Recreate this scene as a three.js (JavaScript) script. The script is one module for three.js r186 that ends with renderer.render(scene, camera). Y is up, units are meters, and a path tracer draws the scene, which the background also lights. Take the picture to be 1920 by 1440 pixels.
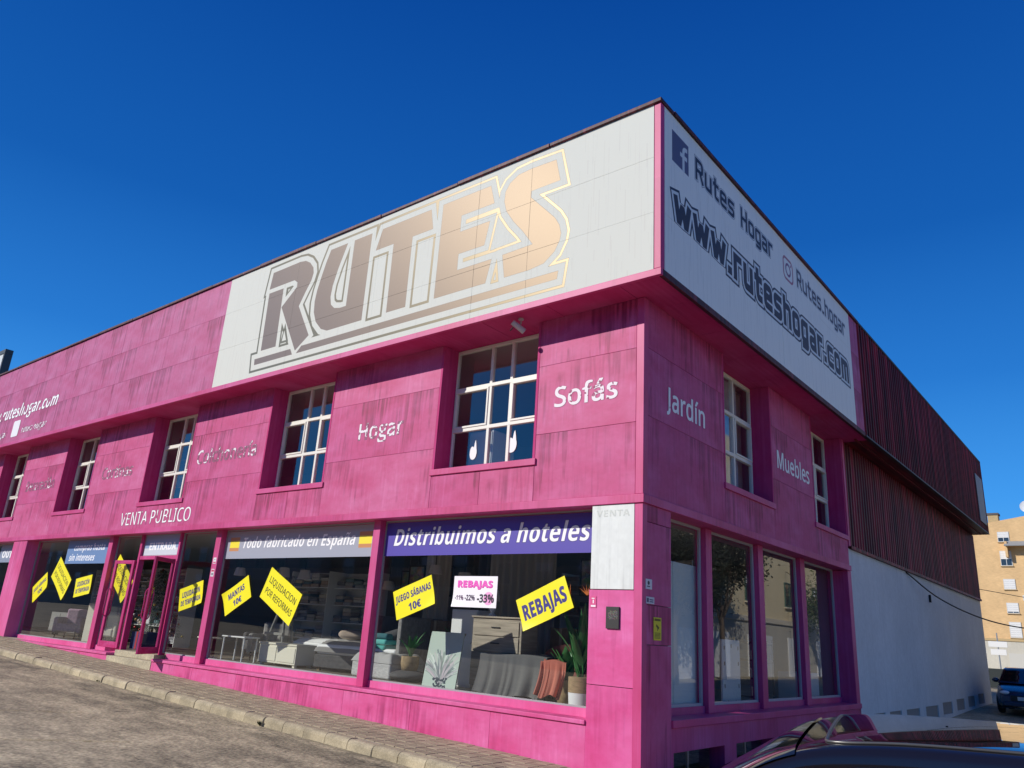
import * as THREE from 'three';
import { mergeGeometries, mergeVertices } from 'three/addons/utils/BufferGeometryUtils.js';
import { RoundedBoxGeometry } from 'three/addons/geometries/RoundedBoxGeometry.js';

// ------------------------------------------------------------------ camera, sky, sun, exposure
const scene = new THREE.Scene();
const camera = new THREE.PerspectiveCamera(53.23, 4 / 3, 0.1, 2000);
camera.rotation.order = 'YXZ';
camera.position.set(5.159, 1.652, 9.1);
camera.rotation.set(0.3145, 0.6949, 0.0641);
const renderer = new THREE.WebGLRenderer({ antialias: true });
renderer.toneMapping = THREE.LinearToneMapping;
renderer.toneMappingExposure = 1.0;
renderer.shadowMap.enabled = true;
const SUN = new THREE.Vector3(-0.70, 0.70, 1.0).normalize();
{
  const stops = [[-90, .10, .09, .08], [-2, .16, .15, .14], [-0.5, .16, .50, .98], [4, .11, .45, .95], [10, .055, .33, .87], [18, .022, .195, .64], [28, .008, .112, .455], [45, .003, .064, .33], [90, .002, .045, .25]];
  const W = 64, H = 720, data = new Float32Array(W * H * 4);
  for (let j = 0; j < H; j++) {
    const el = ((j + .5) / H - .5) * 180;
    let k = 0; while (k < stops.length - 2 && stops[k + 1][0] < el) k++;
    const a = stops[k], b = stops[k + 1], t = Math.min(1, Math.max(0, (el - a[0]) / (b[0] - a[0])));
    for (let i = 0; i < W; i++) { const o = (j * W + i) * 4; for (let c = 0; c < 3; c++) data[o + c] = a[c + 1] + (b[c + 1] - a[c + 1]) * t; data[o + 3] = 1; }
  }
  const sky = new THREE.DataTexture(data, W, H, THREE.RGBAFormat, THREE.FloatType);
  sky.mapping = THREE.EquirectangularReflectionMapping; sky.magFilter = THREE.LinearFilter; sky.minFilter = THREE.LinearFilter; sky.needsUpdate = true;
  scene.background = sky; scene.environment = sky;
}
const sun = new THREE.DirectionalLight(new THREE.Color(1, .955, .88), 4.2);
sun.position.copy(SUN).multiplyScalar(80); sun.castShadow = true; sun.shadow.mapSize.set(4096, 4096);
Object.assign(sun.shadow.camera, { left: -60, right: 60, top: 60, bottom: -60, near: 1, far: 220 });
scene.add(sun, sun.target);

// ------------------------------------------------------------------ helpers
let seed = 7;
const rnd = () => { seed = (seed + 0x6d2b79f5) | 0; let t = Math.imul(seed ^ (seed >>> 15), 1 | seed); t = (t + Math.imul(t ^ (t >>> 7), 61 | t)) ^ t; return ((t ^ (t >>> 14)) >>> 0) / 4294967296; };
const rr = (a, b) => a + (b - a) * rnd();
const taken = new Map();
function numbered(n) { const k = taken.get(n) || 0; taken.set(n, k + 1); return k ? n + '_' + String(k).padStart(3, '0') : n; }
const shade = (o) => { o.traverse((m) => { m.castShadow = true; m.receiveShadow = true; }); return o; };
function tag(o, label, category, group, kind) { o.userData.label = label; o.userData.category = category; if (group) o.userData.group = group; if (kind) o.userData.kind = kind; return o; }
function thing(name, label, category, pos = [0, 0, 0], turn = 0, group) { const g = new THREE.Group(); g.name = numbered(name); g.position.set(...pos); g.rotation.y = turn; tag(g, label, category, group); scene.add(g); return g; }
const one = (g) => (Array.isArray(g) ? (g.length === 1 ? g[0] : mergeGeometries(g.map((q) => { const r = q.index ? q.toNonIndexed() : q; if (!r.attributes.uv) r.setAttribute("uv", new THREE.BufferAttribute(new Float32Array(r.attributes.position.count * 2), 2)); return r; }))) : g);
function part(name, geo, mat, parent, pos) { const m = new THREE.Mesh(one(geo), mat); m.name = name; m.castShadow = m.receiveShadow = true; if (pos) m.position.set(...pos); parent.add(m); return m; }
function single(name, geo, mat, label, category, group, pos, turn) { const m = part(numbered(name), geo, mat, scene, pos); if (turn) m.rotation.y = turn; return tag(m, label, category, group); }
function struct(name, geo, mat) { const m = part(name, geo, mat, scene); m.userData.kind = 'structure'; return m; }
const bx = (x0, x1, y0, y1, z0, z1) => new THREE.BoxGeometry(Math.abs(x1 - x0), Math.abs(y1 - y0), Math.abs(z1 - z0)).translate((x0 + x1) / 2, (y0 + y1) / 2, (z0 + z1) / 2);
const rb = (x0, x1, y0, y1, z0, z1, r = .02, s = 2) => new RoundedBoxGeometry(Math.abs(x1 - x0), Math.abs(y1 - y0), Math.abs(z1 - z0), s, r).translate((x0 + x1) / 2, (y0 + y1) / 2, (z0 + z1) / 2);
const cyl = (r0, r1, h, x, y, z, n = 20) => new THREE.CylinderGeometry(r1, r0, h, n).translate(x, y + h / 2, z);
function uvm(g, s = 1, ox = 0, oy = 0) { // planar texture coordinates in metres
  const p = g.attributes.position, n = g.attributes.normal, uv = new Float32Array(p.count * 2);
  for (let i = 0; i < p.count; i++) {
    const ax = Math.abs(n.getX(i)), ay = Math.abs(n.getY(i)), az = Math.abs(n.getZ(i)), x = p.getX(i), y = p.getY(i), z = p.getZ(i);
    const [u, v] = ay > ax && ay > az ? [x, z] : ax > az ? [z, y] : [x, y];
    uv[2 * i] = (u + ox) * s; uv[2 * i + 1] = (v + oy) * s;
  }
  g.setAttribute('uv', new THREE.BufferAttribute(uv, 2)); return g;
}
function noiseGrid(n, sd) { const a = new Float32Array(n * n); let s = sd * 7919 + 13; for (let i = 0; i < n * n; i++) { s = (s + 0x6d2b79f5) | 0; let t = Math.imul(s ^ (s >>> 15), 1 | s); t = (t + Math.imul(t ^ (t >>> 7), 61 | t)) ^ t; a[i] = ((t ^ (t >>> 14)) >>> 0) / 4294967296; } return a; }
const NG = [1, 2, 3, 4, 5, 6].map((k) => noiseGrid(256, k));
function vn(u, v, pu, pv, k) { // value noise, tiles with integer periods pu, pv
  const g = NG[k % 6], x = u * pu, y = v * pv, x0 = Math.floor(x), y0 = Math.floor(y), fx = x - x0, fy = y - y0, sx = fx * fx * (3 - 2 * fx), sy = fy * fy * (3 - 2 * fy);
  const m = (a, b) => ((a % b) + b) % b, at = (i, j) => g[(m(j, pv) & 255) * 256 + (m(i, pu) & 255)];
  return (at(x0, y0) * (1 - sx) + at(x0 + 1, y0) * sx) * (1 - sy) + (at(x0, y0 + 1) * (1 - sx) + at(x0 + 1, y0 + 1) * sx) * sy;
}
const fbm = (u, v, pu, pv, k, o = 4) => { let s = 0, a = .5, t = 0; for (let i = 0; i < o; i++) { s += a * vn(u, v, pu << i, pv << i, k + i); t += a; a *= .55; } return s / t; };
function tex(w, h, fn, { srgb = true, repeat = true } = {}) {
  const d = new Uint8Array(w * h * 4);
  for (let j = 0; j < h; j++) for (let i = 0; i < w; i++) { const c = fn((i + .5) / w, (j + .5) / h), o = (j * w + i) * 4; for (let q = 0; q < 3; q++) d[o + q] = Math.max(0, Math.min(255, 255 * (Array.isArray(c) ? c[q] : c))); d[o + 3] = 255; }
  const t = new THREE.DataTexture(d, w, h, THREE.RGBAFormat); t.magFilter = THREE.LinearFilter; t.minFilter = THREE.LinearMipmapLinearFilter; t.generateMipmaps = true;
  if (repeat) t.wrapS = t.wrapT = THREE.RepeatWrapping; if (srgb) t.colorSpace = THREE.SRGBColorSpace; t.needsUpdate = true; return t;
}
function canvas(w, h, draw, srgb = true) { const c = document.createElement('canvas'); c.width = w; c.height = h; const x = c.getContext('2d'); draw(x, w, h); const t = new THREE.CanvasTexture(c); if (srgb) t.colorSpace = THREE.SRGBColorSpace; t.anisotropy = 8; return t; }
const L = (r, g, b) => new THREE.Color().setRGB(r, g, b);
const std = (color, roughness = .7, o = {}) => new THREE.MeshStandardMaterial({ color, roughness, ...o });
const phy = (o) => new THREE.MeshPhysicalMaterial(o);
const sm = (a, b, x) => { const t = Math.min(1, Math.max(0, (x - a) / (b - a))); return t * t * (3 - 2 * t); };
const clamp = (x, a = 0, b = 1) => Math.min(b, Math.max(a, x));

// ------------------------------------------------------------------ procedural surfaces (colour, grain and weathering only)
// painted metal sheet with rain streaks and chalky fading; 4 m x 2 m tile
const stainTex = (sd, amt) => tex(1024, 512, (u, v) => {
  const blotch = fbm(u, v, 5, 3, sd), blotch2 = fbm(u, v, 14, 9, sd + 2, 4), fine = fbm(u, v, 60, 30, sd + 1, 3), st = fbm(u, v, 120, 3, sd + 2, 3), st2 = fbm(u, v, 34, 2, sd + 3, 4), gate = fbm(u, v, 6, 3, sd + 4, 3);
  const len = .10 + .85 * Math.pow(clamp(fbm(u, .31, 46, 1, sd + 3, 3) * 1.5 - .32), 1.6), drip = clamp((len - (1 - v)) * 7) * clamp((fbm(u, .77, 90, 1, sd + 5, 2) - .38) * 3.2) * (.55 + .45 * fbm(u, v, 70, 5, sd, 2)) * clamp((gate - .30) * 4);
  const s = clamp((st - .47) * 1.8) * (.30 + clamp((gate - .4) * 2.5)) + clamp((st2 - .57) * 2) * .4 * clamp((gate - .42) * 4) + drip * 1.7;
  const pale = clamp((fbm(u, v, 100, 2, sd + 1, 3) - .5) * 2.4) * clamp((fbm(u, v, 5, 3, sd + 3, 3) - .42) * 4);
  const chalk = (blotch - .5) * .62 + (blotch2 - .5) * .20, g = (fine - .5) * .07;
  return [clamp(.955 + chalk * .14 + pale * .04 + g * .6 - s * .085 * amt), clamp(.78 + chalk * .82 + pale * .18 + g - s * .12 * amt), clamp(.86 + chalk * .46 + pale * .12 + g - s * .09 * amt)];
});
const stainA = stainTex(1, 1), stainB = stainTex(3, 1.7), stainC = stainTex(5, .45);
const grime = tex(1024, 512, (u, v) => { // pale sign sheet: faint vertical dust streaks
  const st = fbm(u, v, 70, 2, 2, 3), b = fbm(u, v, 5, 3, 4), f = fbm(u, v, 80, 60, 1, 2), s = clamp((st - .52) * 2.4);
  const k = .97 - s * .13 - (b - .5) * .10 - (f - .5) * .05; return [k, k, k * .99];
});
const corrTex = tex(1024, 512, (u, v) => { // long run-off marks on ribbed cladding
  const st = fbm(u, v, 64, 1, 5, 3), st2 = fbm(u, v, 19, 1, 2, 2), b = fbm(u, v, 6, 4, 3), rust = fbm(u, v, 30, 6, 0, 3);
  const s = clamp((st - .42) * 2.6) * .5 + clamp((st2 - .5) * 2) * .45; const k = .36 + s * .66 + (b - .5) * .34;
  return [clamp(k + .1 * clamp((rust - .55) * 4)), clamp(k * .9), clamp(k * .95)];
});
const asphaltTex = tex(1024, 1024, (u, v) => { const a = fbm(u, v, 6, 6, 1, 5), b = fbm(u, v, 200, 200, 3, 2), c = fbm(u, v, 14, 40, 4, 4), d = fbm(u, v, 3, 9, 2, 3);
  const crack = clamp(1 - Math.abs(fbm(u, v, 9, 9, 5, 4) - .5) * 70) * clamp((d - .52) * 6);
  const k = .80 + (a - .5) * .24 + (b - .5) * .40 + (c - .5) * .34 - clamp((d - .6) * 3) * .25 - crack * .22; return [k, k * .965, k * .90]; });
const asphaltBump = tex(512, 512, (u, v) => fbm(u, v, 90, 90, 2, 3), { srgb: false });
const concreteTex = tex(512, 512, (u, v) => { const a = fbm(u, v, 5, 5, 2, 5), b = fbm(u, v, 90, 90, 4, 2); const k = .86 + (a - .5) * .35 + (b - .5) * .22; return [k, k * .97, k * .9]; });
const fabricTex = tex(256, 256, (u, v) => { const k = .88 + .1 * Math.sin(u * 6.283 * 64) * Math.sin(v * 6.283 * 64) + (fbm(u, v, 20, 20, 3, 2) - .5) * .2; return [k, k, k]; });
const plasterTex = tex(512, 512, (u, v) => { const a = fbm(u, v, 3, 3, 1, 5), b = fbm(u, v, 60, 60, 3, 2), s = clamp((fbm(u, v, 40, 2, 4, 3) - .55) * 2); const k = .95 + (a - .5) * .13 + (b - .5) * .05 - s * .05; return [k, k, k]; });
const brickFarTex = tex(512, 512, (u, v) => { const a = fbm(u, v, 4, 4, 2, 5), r = (Math.floor(v * 64)), b = vn(u + (r % 2) * .5 / 24, v, 24, 64, 1); const k = .90 + (a - .5) * .14 + (b - .5) * .06 - ((v * 64) % 1 < .16 ? .03 : 0); return [k, k * .985, k * .96]; });
const woodTex = tex(256, 256, (u, v) => { const k = .8 + .25 * (fbm(u, v, 3, 60, 2, 3) - .5) + .1 * (fbm(u, v, 2, 12, 4, 2) - .5); return [k, k * .95, k * .88]; });

const pink = (r, g, b, map, rough = .5) => std(L(r, g, b), rough, { map });
const M = {
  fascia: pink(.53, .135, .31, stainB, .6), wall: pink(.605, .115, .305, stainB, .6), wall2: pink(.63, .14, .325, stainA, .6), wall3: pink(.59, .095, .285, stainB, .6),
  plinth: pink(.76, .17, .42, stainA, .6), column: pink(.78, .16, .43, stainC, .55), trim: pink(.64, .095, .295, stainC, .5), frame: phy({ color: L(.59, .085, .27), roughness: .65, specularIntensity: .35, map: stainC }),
  cap: std(L(.34, .06, .10), .6, { map: corrTex }), corr: phy({ color: L(.66, .075, .105), roughness: .6, specularIntensity: .35, map: corrTex }), corrLow: phy({ color: L(.72, .085, .12), roughness: .5, specularIntensity: .45, map: corrTex }),
  sheet: std(L(.80, .82, .80), .5, { map: grime }), white: std(L(.76, .77, .78), .8, { map: plasterTex }), alu: std(L(.80, .77, .68), .45), dark: std(L(.02, .02, .022), .7),
  black: std(L(.012, .012, .013), .5), stone: std(L(.62, .58, .47), .7, { map: concreteTex }), kerb: std(L(.60, .54, .42), .85, { map: concreteTex }), kerb2: std(L(.52, .465, .36), .85, { map: concreteTex }),
  asphalt: std(L(.60, .545, .41), .9, { map: asphaltTex, bumpMap: asphaltBump, bumpScale: .008 }), bed: std(L(.40, .34, .26), .95),
  interior: std(L(.30, .285, .27), .85), ceiling: std(L(.42, .41, .40), .9), floorIn: std(L(.30, .28, .26), .35, { map: concreteTex }), steel: std(L(.55, .55, .55), .3, { metalness: .9 }),
  glass: phy({ color: L(.93, .95, .94), roughness: .015, transmission: 1, thickness: 0, ior: 1.7, metalness: 0 }),
  glassUp: phy({ color: L(.90, .92, .92), roughness: .03, transmission: 1, thickness: 0, ior: 2.3 }),
  glassSide: phy({ color: L(.90, .92, .92), roughness: .012, transmission: 1, thickness: 0, ior: 2.4 }),
};
const tileMats = [0, 1, 2, 3].map((k) => std(L(.57 - k * .03, .50 - k * .027, .39 - k * .021), .85, { map: concreteTex }));

// ------------------------------------------------------------------ ground
const hx = (x) => (x < 0 ? -.031 * Math.max(x, -60) : -.02 * Math.min(x, 1.5)); // the street climbs gently to the left
const hz = (z) => { const t = clamp((-z - 14.6) / 12.4, 0, 1); return .40 * t * (2 - t) * .5 + .20 * t; }; // and the side street to the back
const walkY = (x, z) => hx(x) + .03 + hz(z);
const roadY = (x, z) => hx(x) - .10 + hz(z);
{
  const xs = [], zs = []; const push = (a, s) => { for (const v of s) a.push(v); };
  const span = (a, b, st) => { const r = []; for (let v = a; v < b - 1e-6; v += st) r.push(v); return r; };
  push(xs, [-900, -300, -120, -61, -60]); push(xs, span(-50, 0, 5)); push(xs, [0, .5, 1, 1.5, 2, 5, 10, 20, 60, 200, 900]);
  push(zs, [-1500, -400, -150, -60]); push(zs, span(-40, -12, 1)); push(zs, [-12, -5, 0, 5, 10, 20, 60, 200, 900]);
  const pos = [], idx = [];
  for (const z of zs) for (const x of xs) pos.push(x, roadY(x, z), z);
  const n = xs.length; for (let j = 0; j < zs.length - 1; j++) for (let i = 0; i < n - 1; i++) { const a = j * n + i; idx.push(a, a + n, a + 1, a + 1, a + n, a + n + 1); }
  const g = new THREE.BufferGeometry(); g.setAttribute('position', new THREE.Float32BufferAttribute(pos, 3)); g.setIndex(idx); g.computeVertexNormals(); uvm(g, 1 / 6);
  struct('road', g, M.asphalt);
}
// worn yellow bay lines
const wornTex = canvas(256, 1024, (c, w, h) => {
  c.clearRect(0, 0, w, h); c.fillStyle = 'rgba(196,176,104,0.55)'; c.fillRect(10, 0, w - 20, h); c.globalCompositeOperation = 'destination-out';
  for (let i = 0; i < 2600; i++) { c.fillStyle = 'rgba(0,0,0,' + rr(.15, .8) + ')'; c.beginPath(); c.ellipse(rr(0, w), rr(0, h), rr(4, 22), rr(3, 16), rr(0, 3), 0, 7); c.fill(); }
});
const wornMat = std(0xffffff, .9, { map: wornTex, transparent: true });
[[-7.55, 3.35, -8.9, 5.8], [-5.15, 3.8, -6.5, 6.25]].forEach(([x0, z0, x1, z1], i) => {
  const dx = x1 - x0, dz = z1 - z0, l = Math.hypot(dx, dz), nx = dz / l * .05, nz = -dx / l * .05;
  const P = [[x0 - nx, z0 - nz], [x0 + nx, z0 + nz], [x1 + nx, z1 + nz], [x1 - nx, z1 - nz]];
  const g = new THREE.BufferGeometry(); g.setAttribute('position', new THREE.Float32BufferAttribute(P.flatMap(([x, z]) => [x, roadY(x, z) + .005, z]), 3));
  g.setAttribute('uv', new THREE.Float32BufferAttribute([0, 0, 1, 0, 1, 1, 0, 1], 2)); g.setIndex([0, 1, 2, 0, 2, 3]); g.computeVertexNormals();
  const m = struct(i ? 'bay_line_001' : 'bay_line', g, wornMat);
});
// pavement: bed, tiles, kerb stones
{
  const xe = 1.55, xw = -29;
  const walk = new THREE.Group(); walk.name = 'sidewalk'; walk.userData.kind = 'structure'; scene.add(walk);
  const pr = []; const N = 62; // bed slab following the slope
  { const pos = [], idx = []; for (let i = 0; i <= N; i++) { const x = xw + (xe - .15 - xw) * i / N; for (const [z, dy] of [[-.3, -.4], [-.3, -.012], [1.30, -.012], [1.30, -.4]]) pos.push(x, walkY(x, 0) + dy, z); }
    for (let i = 0; i < N; i++) for (let k = 0; k < 3; k++) { const a = i * 4 + k; idx.push(a, a + 1, a + 4, a + 4, a + 1, a + 5); }
    const g = new THREE.BufferGeometry(); g.setAttribute('position', new THREE.Float32BufferAttribute(pos, 3)); g.setIndex(idx); part('bedding', g.toNonIndexed(), M.bed, walk).geometry.computeVertexNormals(); }
  // side strip beside the corner
  part('bedding', [bx(.0, 1.25, -.4, walkY(0, 0) - .012, -9.3, -.3)], M.bed, walk);
  const ts = .2, geos = [0, 1, 2].map((k) => uvm(new RoundedBoxGeometry(ts - .012, .06, ts - .012, 1, .006), 1, k * .37, k * .21));
  const rest = [];
  for (let i = 0; i < 152; i++) for (let j = 0; j < 6; j++) {
    const x = 1.35 - .1 - i * ts, z = .115 + j * .203, y = walkY(x, 0) - .03 + rr(-.0025, .0025);
    const near = x < -1.2 && x > -11.2;
    const gi = Math.floor(rnd() * 3), mi = Math.floor(rnd() * 4), tz = Math.atan(x < 0 ? -.031 : -.02) + rr(-.004, .004), tx = rr(-.006, .006);
    if (near) { const m = part('paving_tile', geos[gi], tileMats[mi], walk, [x, y, z]); m.rotation.set(tx, 0, tz); }
    else rest.push([geos[gi], x, y, z, tz, mi]);
  }
  for (let q = 0; q < 4; q++) { const list = rest.filter((r) => r[5] === q).map(([g, x, y, z, tz]) => g.clone().toNonIndexed().rotateZ(tz).translate(x, y, z)); const m = part('paving_tile_field', list, tileMats[q], walk); m.userData.kind = 'stuff'; }
  const kerb = new THREE.Group(); kerb.name = 'kerb'; kerb.userData.kind = 'structure'; scene.add(kerb);
  const ks = (k) => { const s = new THREE.Shape(); s.moveTo(0, -.3); s.lineTo(0, 0); s.lineTo(.10, 0); s.quadraticCurveTo(.155, -.005, .165, -.05); s.lineTo(.185, -.3); s.lineTo(0, -.3);
    const g = new THREE.ExtrudeGeometry(s, { depth: .482, bevelEnabled: true, bevelSize: .007, bevelThickness: .007, bevelSegments: 1, curveSegments: 4 }); g.translate(0, 0, -.241); g.rotateY(-Math.PI / 2); return uvm(g, 1, k * .4, k * .3); };
  const kg = [0, 1, 2, 3].map(ks);
  for (let i = 0; i < 60; i++) { const x = 1.3 - .25 - i * .5; const m = part('kerb_stone', kg[i % 4], rnd() < .45 ? M.kerb : M.kerb2, kerb, [x, walkY(x, 0) + rr(-.012, .008), 1.31 + rr(-.012, .014)]); m.rotation.set(rr(-.02, .02), rr(-.018, .018), Math.atan(x < 0 ? -.031 : -.02) + rr(-.012, .012)); }
}

// ------------------------------------------------------------------ the shop building
const store = thing('furniture_store', 'magenta two storey furniture shop with overhanging sign fascia and ribbed side cladding', 'building');
const D = .573, YB = 6.48, YT = 9.36, XL = -29;
const WX = [[-4.08, -1.88], [-9.22, -7.03], [-14.47, -12.28], [-19.70, -17.55], [-24.90, -22.72]]; // first-floor windows on the front
const SZ = [[-4.83, -2.68], [-9.26, -7.10]];
const panel = (name, x0, x1, y0, y1, z0, z1, mat) => { const g = uvm(rb(x0, x1, y0, y1, z0, z1, .003, 1), .25, rr(0, 9), 0), p = g.attributes.position, uv = g.attributes.uv; for (let i = 0; i < p.count; i++) uv.setY(i, clamp(1 - (y1 - p.getY(i)) / 1.25, .01, .99)); return part(name, g, mat, store); };
const G_ = .0022; // half joint
// --- cores (walls behind the cladding)
const core = [];
const piers = [[-1.88, -.045], [-7.03, -4.08], [-12.28, -9.22], [-17.55, -14.47], [-22.72, -19.70], [XL, -24.90]];
for (const [a, b] of piers) core.push(bx(a + .045, b - (b === -.045 ? 0 : .045), 3.6, 6.9, -.05, -.55));
core.push(bx(XL, -.045, 3.6, 4.12, -.051, -.549), bx(XL, -.045, 6.55, 6.9, -.052, -.551));
const spiers = [[-2.68, -.55], [-7.10, -4.83], [-9.4, -9.26]];
for (const [a, b] of spiers) core.push(bx(-.05, -.55, 3.6, 6.9, a + (a === -9.4 ? 0 : .045), b - (b === -.55 ? 0 : .045)));
core.push(bx(-.051, -.549, 3.6, 4.12, -9.4, -.55), bx(-.052, -.551, 6.55, 6.9, -9.4, -.55));
core.push(bx(-.06, -.5, -.3, 6.9, -26, -9.4)); // behind the long side
core.push(bx(XL, -.5, -.5, 6.9, -25.7, -26)); core.push(bx(XL, XL + .3, -.5, 9.2, -26, -.55));
part('wall', uvm(one(core), .25), M.interior, store);
part('roof', bx(XL, .3, 9.0, 9.15, -25.9, .3), M.interior, store);
part('floor_slab', bx(XL + .3, -.56, 3.55, 4.05, -25.7, -.56), M.ceiling, store);
part('upper_ceiling', bx(XL + .3, -.56, 6.56, 6.7, -25.7, -.56), M.ceiling, store);
part('shop_floor', uvm(bx(XL + .3, -.42, .45, .70, -13, -.42), .5), M.floorIn, store);
part('back_wall', [bx(XL + .3, -.5, .7, 3.55, -9.2, -9.4), bx(XL + .3, -.5, 4.05, 6.56, -7, -7.2)], M.interior, store);
// --- front cladding, first floor
piers.forEach(([a, b], i) => {
  const b2 = i === 0 ? -.12 : b, a2 = a, mats = [M.wall, M.wall2, M.wall3];
  panel('cladding_panel', a2 + .004, b2 - .004, 5.70 + G_, 6.478, -.045, 0, mats[i % 3]);
  panel('cladding_panel', a2 + .004, b2 - .004, 4.59 + G_, 5.70 - G_, -.045, rr(-.002, .002), mats[(i + 1) % 3]);
  const lo = i === piers.length - 1 ? a2 : a2 + .004;
  panel('cladding_panel', lo, b2 - .004, 3.565, 4.59 - G_, -.045, rr(-.002, .002), mats[i % 3]);
});
WX.forEach(([a, b], i) => { const c = (a + b) / 2 + .0; panel('cladding_panel', a + G_, c - G_, 3.565, 4.115, -.045, .001, M.wall3); panel('cladding_panel', c + G_, b - G_, 3.565, 4.115, -.045, 0, M.wall2); });
part('corner_post', uvm(one([rb(-.118, .006, 3.565, 6.474, -.118, .006, .006, 1)]), .25), M.trim, store);
// side cladding, first floor
[[-2.68, -.12], [-7.10, -4.83]].forEach(([a, b], i) => {
  panel('cladding_panel', -.045, 0, 5.72 + G_, 6.478, a + G_, b - G_, M.wall3); panel('cladding_panel', -.045, 0, 4.70 + G_, 5.72 - G_, a + G_, b - G_, M.wall); panel('cladding_panel', -.045, 0, 3.565, 4.70 - G_, a + G_, b - G_, M.wall3);
});
SZ.forEach(([a, b]) => panel('cladding_panel', -.045, 0, 3.565, 4.115, a + G_, b - G_, M.wall));
panel('corner_strip', -.05, .02, 4.0, 6.478, -9.40, -9.27, M.trim);
// lip over the shop windows
part('lintel', uvm(one([rb(XL, .03, 3.44, 3.56, -.12, .03, .008, 1), bx(XL, -.12, 3.45, 3.6, -.56, -.121)]), .25), M.trim, store);
part('lintel', uvm(one([rb(-.12, .03, 3.44, 3.56, -9.30, -.121, .008, 1), bx(-.56, -.121, 3.452, 3.6, -9.3, -.5)]), .25), M.trim, store);
// --- windows: frame of bars with nine panes, set back in a reveal
function windowUnit(w, h, axis) { // local: x 0..w, y 0..h, glass at z 0
  const t = .055, dd = .07, X1 = w * .395, X2 = w * .605, Y = [h / 3, h * 2 / 3], bars = [];
  bars.push(rb(0, t, 0, h, -dd / 2, dd / 2, .006, 1), rb(w - t, w, 0, h, -dd / 2, dd / 2, .006, 1), rb(t, w - t, 0, t, -dd / 2, dd / 2, .006, 1), rb(t, w - t, h - t, h, -dd / 2, dd / 2, .006, 1));
  for (const x of [X1, X2]) bars.push(rb(x - .03, x + .03, t, h - t, -.033, .033, .006, 1));
  for (const y of Y) bars.push(rb(t, w - t, y - .032, y + .032, -.036, .036, .006, 1));
  for (const x of [[t, X1 - .03], [X2 + .03, w - t]]) { const [a, b] = x, y0 = Y[0] + .032, y1 = Y[1] - .032, s = .035; bars.push(rb(a, b, y0, y0 + s, -.03, .05, .005, 1), rb(a, b, y1 - s, y1, -.03, .05, .005, 1), rb(a, a + s, y0 + s, y1 - s, -.03, .05, .005, 1), rb(b - s, b, y0 + s, y1 - s, -.03, .05, .005, 1)); }
  const m = new THREE.Mesh(one(bars), M.alu); m.name = 'window';
  const xs = [t, X1, X2, w - t], ys = [t, Y[0], Y[1], h - t];
  for (let i = 0; i < 3; i++) for (let j = 0; j < 3; j++) { const p = part('pane', new THREE.PlaneGeometry(xs[i + 1] - xs[i], ys[j + 1] - ys[j]), M.glassUp, m, [(xs[i] + xs[i + 1]) / 2, (ys[j] + ys[j + 1]) / 2, 0]); p.rotation.set(rr(-.004, .004), rr(-.004, .004), 0); }
  return shade(m);
}
for (const [a, b] of WX) {
  const m = windowUnit(b - a - .02, 2.25, 0); m.position.set(a + .01, 4.225, -.40); store.add(m);
  for (const x of [a, b - .045]) part('window_reveal', uvm(bx(x, x + .045, 4.12, 6.478, -.44, .004), .25), M.frame, store);
  part('window_sill', uvm(one([rb(a - .03, b + .03, 4.115, 4.22, -.42, .03, .008, 1)]), .25), M.trim, store);
}
for (const [a, b] of SZ) {
  const m = windowUnit(b - a - .02, 2.25, 1); m.position.set(-.40, 4.225, b - .01); m.rotation.y = Math.PI / 2; store.add(m);
  for (const z of [a, b - .045]) part('window_reveal', uvm(bx(-.44, .004, 4.12, 6.478, z, z + .045), .25), M.frame, store);
  part('window_sill', uvm(one([rb(-.42, .03, 4.115, 4.22, a - .03, b + .03, .008, 1)]), .25), M.trim, store);
}
// --- soffit panels
for (let x = XL; x < D - .1; x += 1.3125) { const x1 = Math.min(x + 1.3125, D - .04); part('soffit_panel', uvm(bx(x + .004, x1 - .004, YB, YB + .03, -.46, D - .04), .25), M.frame, store); }
for (let z = -.46; z > -25.9; z -= 1.3125) { const z1 = Math.max(z - 1.3125, -25.95); part('soffit_panel', uvm(bx(-.46, D - .04, YB + .001, YB + .031, z1 + .004, z - .004), .25), z < -9.3 ? M.corrLow : M.frame, store); }
// --- fascia: front rows
const rows = [[6.56, 7.46], [7.46, 8.37], [8.37, 9.275]];
part('fascia_backing', [bx(-10.84, D - .05, 6.53, 9.3, .3, D - .048), bx(.3, D - .048, 6.531, 9.301, -8.56, .3)], M.sheet, store); part('fascia_backing', bx(XL, -10.84, 6.53, 9.3, .3, D - .048), M.fascia, store); part('fascia_backing', bx(.3, D - .048, 6.531, 9.301, -25.95, -8.56), M.corr, store);
for (let x = -10.84; x > XL + .1; x -= 2.625) { const x0 = Math.max(x - 2.625, XL); rows.forEach(([y0, y1], r) => panel('fascia_panel', x0 + G_, x - G_, y0 + G_, y1 - G_, D - .045, D + rr(-.003, .002), M.fascia)); }
part('fascia_trim', uvm(one([rb(XL, D + .012, 6.455, 6.56, D - .05, D + .012, .006, 1)]), .25), M.trim, store);
part('fascia_trim', uvm(one([rb(D - .05, D + .012, 6.456, 6.56, -9.2, D - .051, .006, 1)]), .25), M.cap, store);
part('fascia_corner', uvm(one([rb(D - .1, D + .008, 6.561, 9.276, D - .1, D + .008, .008, 1)]), .25), M.trim, store);
for (let x = D + .03; x > XL; x -= 2.05) { const dy = rr(-.008, .008); part('parapet_cap', uvm(rb(Math.max(XL, x - 2.04), x, 9.277, 9.342 + dy, .2, D + .042 + rr(-.008, .008), .01, 1), .5, rr(0, 3)), M.cap, store); }
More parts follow.
